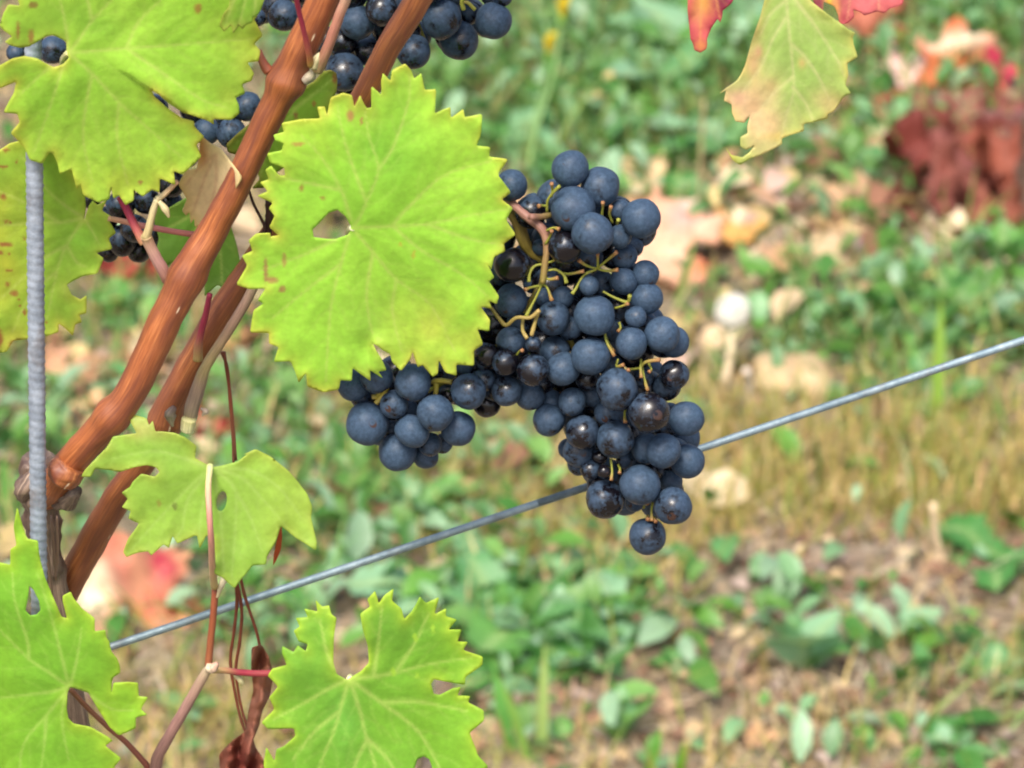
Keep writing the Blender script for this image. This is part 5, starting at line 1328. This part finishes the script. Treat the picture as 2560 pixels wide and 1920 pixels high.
fallen(450, 1530, 150, (206, 130, 90), (160, 80, 50), 'small rusty fallen leaf just above the left part of the wire', 63, .8)
fallen(320, 690, 200, (190, 84, 74), (150, 60, 46), 'dull red fallen leaf left of the main cane under the shaded grapes', 64, .8, tilt=(35, 0))
fallen(170, 960, 190, PEACH, (196, 150, 120), 'peach fallen leaf between the stake and the main cane', 65, 1.2, tilt=(30, 30))
fallen(225, 1030, 110, (226, 180, 130), PEACH, 'small tan fallen leaf close to the main cane', 66, .7)
fallen(530, 1120, 190, (186, 80, 80), (160, 66, 56), 'reddish fallen leaf behind the top of the pale hanging leaf', 67, .9)
fallen(560, 860, 200, (206, 160, 116), (176, 120, 84), 'tan fallen leaf behind the rear cane', 68, .8)
fallen(820, 575, 170, (176, 138, 116), (150, 110, 86), 'grey-brown fallen leaf seen through the gap of the centre leaf', 69, .8)
fallen(1600, 480, 190, (226, 204, 164), (206, 176, 130), 'beige fallen leaf right behind the top grapes', 70, .6, tilt=(20, 0))
fallen(1700, 690, 340, (236, 206, 176), (216, 168, 136), 'big peach fallen leaf touching the right side of the main bunch', 71, 1.3, [(-.3, -.4, .4, .3, (206, 110, 66), .8), (.5, .1, .3, .3, (226, 160, 150), .7)], rot=70, tilt=(30, -10))
fallen(1850, 625, 190, (222, 176, 104), (206, 150, 80), 'golden fallen leaf right of the big peach leaf', 72, .6)
fallen(2210, 120, 220, (190, 116, 92), (166, 90, 66), 'brown-pink fallen leaf right of the pink-edged leaf', 73, .9, tilt=(40, 10))
fallen(2250, 205, 170, (238, 214, 206), (226, 186, 176), 'pale pinkish fallen leaf right of the pink-edged leaf', 74, .8, tilt=(25, -15))
fallen(2390, 215, 230, (226, 150, 90), (196, 90, 50), 'orange fallen leaf with a cream fold near the top right', 75, .9, [(0, .5, .8, .2, (240, 224, 196), 1.), (-.5, -.1, .3, .3, (190, 50, 40), .9)], rot=0, tilt=(40, 0))
fallen(2490, 225, 130, (206, 70, 96), (186, 50, 76), 'crimson fallen leaf leaning on the grey trunk at the top right', 76, .7, tilt=(60, 0))
fallen(2170, 285, 190, (180, 80, 62), (150, 60, 44), 'rust red fallen leaf under the pink-edged leaf', 77, .8)
for i, (a, b, s_, c1, c2, lb) in enumerate([(2330, 470, 270, (140, 66, 56), (104, 48, 40), 'dark red leaf at the left of the heap of red leaves'), (2450, 490, 290, (164, 104, 96), (132, 74, 66), 'dusty pink leaf in the middle of the heap of red leaves'), (2550, 530, 290, (172, 100, 78), (136, 70, 54), 'orange-red leaf at the right edge in the heap of red leaves'), (2420, 390, 250, (150, 80, 66), (120, 62, 54), 'rust leaf at the back of the heap of red leaves'), (2510, 390, 250, (160, 112, 108), (130, 86, 82), 'greyish pink leaf at the back right of the heap of red leaves'), (2390, 560, 260, (140, 80, 68), (104, 60, 50), 'brown-red leaf at the front of the heap of red leaves')]):
    fallen(a, b, s_, c1, c2, lb, 80 + i, 1.9, tilt=(random.uniform(5, 40), random.uniform(-25, 25)), group='heap of red fallen leaves')
for i, (a, b, s_, c1, c2, lb) in enumerate([(2300, 310, 170, (158, 96, 84), (126, 70, 60), 'dull brown-pink leaf above the left of the red heap'), (2410, 310, 180, (172, 120, 104), (140, 84, 70), 'pale brown leaf directly above the red heap'), (2530, 300, 180, (150, 84, 74), (120, 60, 54), 'maroon leaf at the right edge above the red heap'), (2290, 60, 150, (176, 118, 98), (146, 88, 70), 'brownish leaf at the top edge right of the rosy leaf edge'), (2270, 560, 150, (150, 98, 84), (120, 74, 62), 'brown leaf left below the red heap'), (2480, 590, 170, (168, 104, 84), (130, 76, 60), 'reddish tan leaf at the front edge of the red heap')]):
    fallen(a, b, s_, c1, c2, lb, 180 + i, 1.2, tilt=(random.uniform(5, 40), random.uniform(-25, 25)), group='heap of red fallen leaves')
fallen(2350, 1650, 70, (166, 60, 56), (130, 50, 40), 'tiny red fallen leaf among the weeds at lower right', 90, .6)
fallen(2440, 850, 80, (120, 50, 44), (90, 40, 40), 'dark red scrap of leaf above the wire at the right', 91, .8)
fallen(2090, 590, 110, (220, 190, 140), (206, 170, 120), 'small tan leaf scrap above the tan stones', 92, .6)
fallen(2480, 610, 110, (226, 206, 170), (206, 180, 140), 'cream leaf scrap near the right edge below the red heap', 93, .6)
fallen(1010, 1230, 80, (206, 140, 130), (190, 120, 100), 'little pink leaf scrap below the left wing of the bunch', 94, .6)
fallen(1120, 1080, 90, (206, 150, 110), (190, 130, 90), 'little tan leaf scrap between the two wings of the bunch', 95, .6)
fallen(1900, 1880, 100, (214, 176, 136), (196, 150, 110), 'small peach leaf scrap at the bottom, left of the corner seedling', 96, .6)

# ------------------------------------------------------------------ stones
def stone(px, py, wpx, hpx, label, seed, mat=M_STONE, rz=0):
    g = Gp(px, py)
    sc_ = gscale(py)
    nu, nv = 20, 12
    vs = []
    for j in range(nv + 1):
        ph = math.pi * j / nv
        for i in range(nu):
            t = 2 * math.pi * i / nu
            d = Vector((math.sin(ph) * math.cos(t), math.sin(ph) * math.sin(t), math.cos(ph)))
            k = 1 + .28 * noise.noise(d * 1.2 + Vector((seed, 0, 0))) + .1 * noise.noise(d * 3 + Vector((0, seed, 0)))
            vs.append(tuple(d * k))
    vs = np.array(vs) * A(wpx * sc_ / 2, wpx * sc_ / 2 * .8, hpx * sc_ / 2)
    ca, sa = math.cos(rz), math.sin(rz)
    vs = np.column_stack([vs[:, 0] * ca - vs[:, 1] * sa, vs[:, 0] * sa + vs[:, 1] * ca, vs[:, 2]]) + A(g.x, g.y, ground_height(g.x, g.y) + hpx * sc_ * .22)
    fs = [(j * nu + i, j * nu + (i + 1) % nu, (j + 1) * nu + (i + 1) % nu, (j + 1) * nu + i) for j in range(nv) for i in range(nu)]
    o = mesh_obj('stone', vs, fs, mat, None, origin=g)
    tag(o, label, 'stone', 'stones lying on the vineyard floor')
stone(1985, 965, 220, 110, 'long tan stone just above the wire right of the bunch', 3, rz=-.4)
stone(2050, 668, 190, 90, 'flat tan stone level with the peach leaf', 5, rz=.2)
stone(2170, 770, 100, 80, 'rounded tan stone among the weeds above the wire', 7)
stone(2165, 655, 70, 70, 'small violet-grey stone beside the flat tan stone', 9, M_STONE2)
stone(2230, 665, 60, 50, 'small pale stone right of the violet-grey stone', 11)
stone(2140, 610, 80, 50, 'small tan stone above the violet-grey stone', 12)
stone(2420, 880, 60, 40, 'small dark grey stone above the wire near the right edge', 13, M_STONE2)
stone(1580, 600, 90, 60, 'tan stone hidden behind the upper grapes', 15)
stone(1720, 560, 90, 50, 'small tan stone right of the upper grapes', 16)
stone(2060, 560, 80, 50, 'small pinkish stone left of the heap of red leaves', 19)
stone(1570, 1655, 34, 30, 'small orange pebble right of the large dandelion rosette', 21)

# ------------------------------------------------------------------ seed head, bare stalk, yellow flower
def seed_head(px, py, bpx, bpy_, rpx):
    g = Gp(bpx, bpy_)
    root = empty('dandelion_clock', (g.x, g.y, ground_height(g.x, g.y)))
    tag(root, 'half-blown white seed head on a straight pale stem right of the peach leaf', 'seed head')
    dist = (g - CAM).dot(FWD)
    top = P(px, py, dist - .01)
    r = rpx * dist / FPX
    tube('stem', [g, g.lerp(top, .5) + Vector((.002, 0, 0)), top + Vector((-r * .35, 0, -r * .3))], [.0046, .0044, .004], M_STEM, root, seg=8, n=8, cols=[lin((222, 200, 172)), lin((216, 198, 160)), lin((216, 212, 176))])
    vs, fs = [], []
    rr = random.Random(3)
    c0 = top + Vector((-r * .1, 0, -r * .05))
    for i in range(520):
        d = Vector((rr.gauss(0, 1), rr.gauss(0, 1), rr.gauss(0, 1))).normalized()
        if d.x - d.z * .9 > .55 and rr.random() < .85: continue
        e = c0 + d * r * rr.uniform(.9, 1.02)
        s = d.cross(Vector((.3, .2, .9))).normalized()
        b = len(vs)
        for q, w in ((c0 + d * r * .2, .00018), (e, .0003)):
            vs += [q - s * w, q + s * w]
        fs.append((b, b + 1, b + 3, b + 2))
        t = d.cross(s)
        for k in range(5):
            a = 2 * math.pi * k / 5 + i
            dd = (s * math.cos(a) + t * math.sin(a))
            b = len(vs)
            s2 = dd.cross(d) * .0005
            vs += [e - s2, e + s2, e + dd * r * .2 + d * r * .07 + s2, e + dd * r * .2 + d * r * .07 - s2]
            fs.append((b, b + 1, b + 2, b + 3))
    mesh_obj('fluff', [tuple(v) for v in vs], fs, M_FLUFF, root, smooth=False)
    # receptacle
    tube('receptacle', [c0 - Vector((0, 0, r * .22)), c0, c0 + Vector((0, 0, r * .18))], [r * .12, r * .22, r * .05], M_STEM, root, seg=10, n=4, cols=[lin((120, 160, 110))] * 3)
seed_head(1838, 778, 1808, 970, 43)
def bare_stalk(pts, label, c, rpx=7, flower=False, name='flower_stalk', cat='stalk'):
    g = Gp(*pts[0])
    root = empty(name, (g.x, g.y, ground_height(g.x, g.y)))
    tag(root, label, cat)
    dist = (g - CAM).dot(FWD)
    w = [g] + [P(x, y, dist - .02 * i) for i, (x, y) in enumerate(pts[1:], 1)]
    rad = rpx * dist / FPX
    tube('stem', w, [rad] * len(w), M_STEM, root, seg=8, n=6, rough=.1, cols=[lin(c)] * len(w))
    if flower:
        top = w[-1]; d = (w[-1] - w[-2]).normalized()
        tube('calyx', [top - d * .004, top + d * .003, top + d * .01], [rad, rad * 2, rad * 1.8], M_STEM, root, seg=8, n=4, cols=[lin((110, 150, 60))] * 3)
        vs, fs = [], []
        rr = random.Random(9)
        for i in range(46):
            a = rr.uniform(0, 6.28); sp = rr.uniform(.05, .5)
            s = Vector((math.cos(a), math.sin(a), 0)); s = (s - d * s.dot(d)).normalized()
            dd = (d + s * sp).normalized(); t = dd.cross(s).normalized() * .0016
            b = len(vs); L_ = rr.uniform(.018, .03)
            q0 = top + d * .006
            vs += [q0 - t * .5, q0 + t * .5, q0 + dd * L_ + t, q0 + dd * L_ - t]
            fs.append((b, b + 1, b + 2, b + 3))
        mesh_obj('petals', [tuple(v) for v in vs], fs, M_YELLOW, root, smooth=False)
bare_stalk([(1868, 1010), (1874, 960), (1866, 925)], 'short whitish dead stalk left of the long tan stone', (222, 206, 190), 9)
bare_stalk([(2360, 1420), (2340, 1340), (2332, 1260)], 'pale dry stalk standing on the bare soil at the right', (222, 196, 160), 9)
bare_stalk([(1310, 480), (1340, 330), (1385, 180), (1402, 62)], 'half-closed yellow flower on a long stem above the main bunch', (140, 176, 110), 5, True, 'yellow_flower', 'flower')
bare_stalk([(1310, 400), (1350, 250), (1366, 150)], 'small yellow flower bud left below the yellow flower', (140, 176, 110), 4, True, 'yellow_flower', 'flower')
bare_stalk([(1745, 560), (1752, 400), (1760, 250)], 'brown upright dead stem left below the pink-edged leaf', (160, 148, 104), 5)

# neighbouring vine, just inside the right edge
tg = Gp(2598, 560)
nv_ = empty('neighbouring_vine', (tg.x, tg.y, 0))
tag(nv_, 'grey weathered trunk of the next vine at the upper right edge', 'vine')
tube('trunk', [(tg.x, tg.y, -.03), (tg.x + .004, tg.y, .12), (tg.x + .0, tg.y + .01, .3), (tg.x + .02, tg.y + .02, .55), (tg.x + .01, tg.y + .02, .85)], [.036, .03, .029, .03, .034], M_OLD, nv_, seg=30, n=16, rough=.3, lump=70, seed=4)
for s_ in (-1, 1):
    tube('arm', [(tg.x + .01, tg.y + .02, .83), (tg.x + .06 * s_, tg.y + .03, .92), (tg.x + .16 * s_, tg.y + .03, 1.0)], [.024, .016, .011], M_OLD, nv_, seg=18, n=8, rough=.3, lump=90, seed=6)
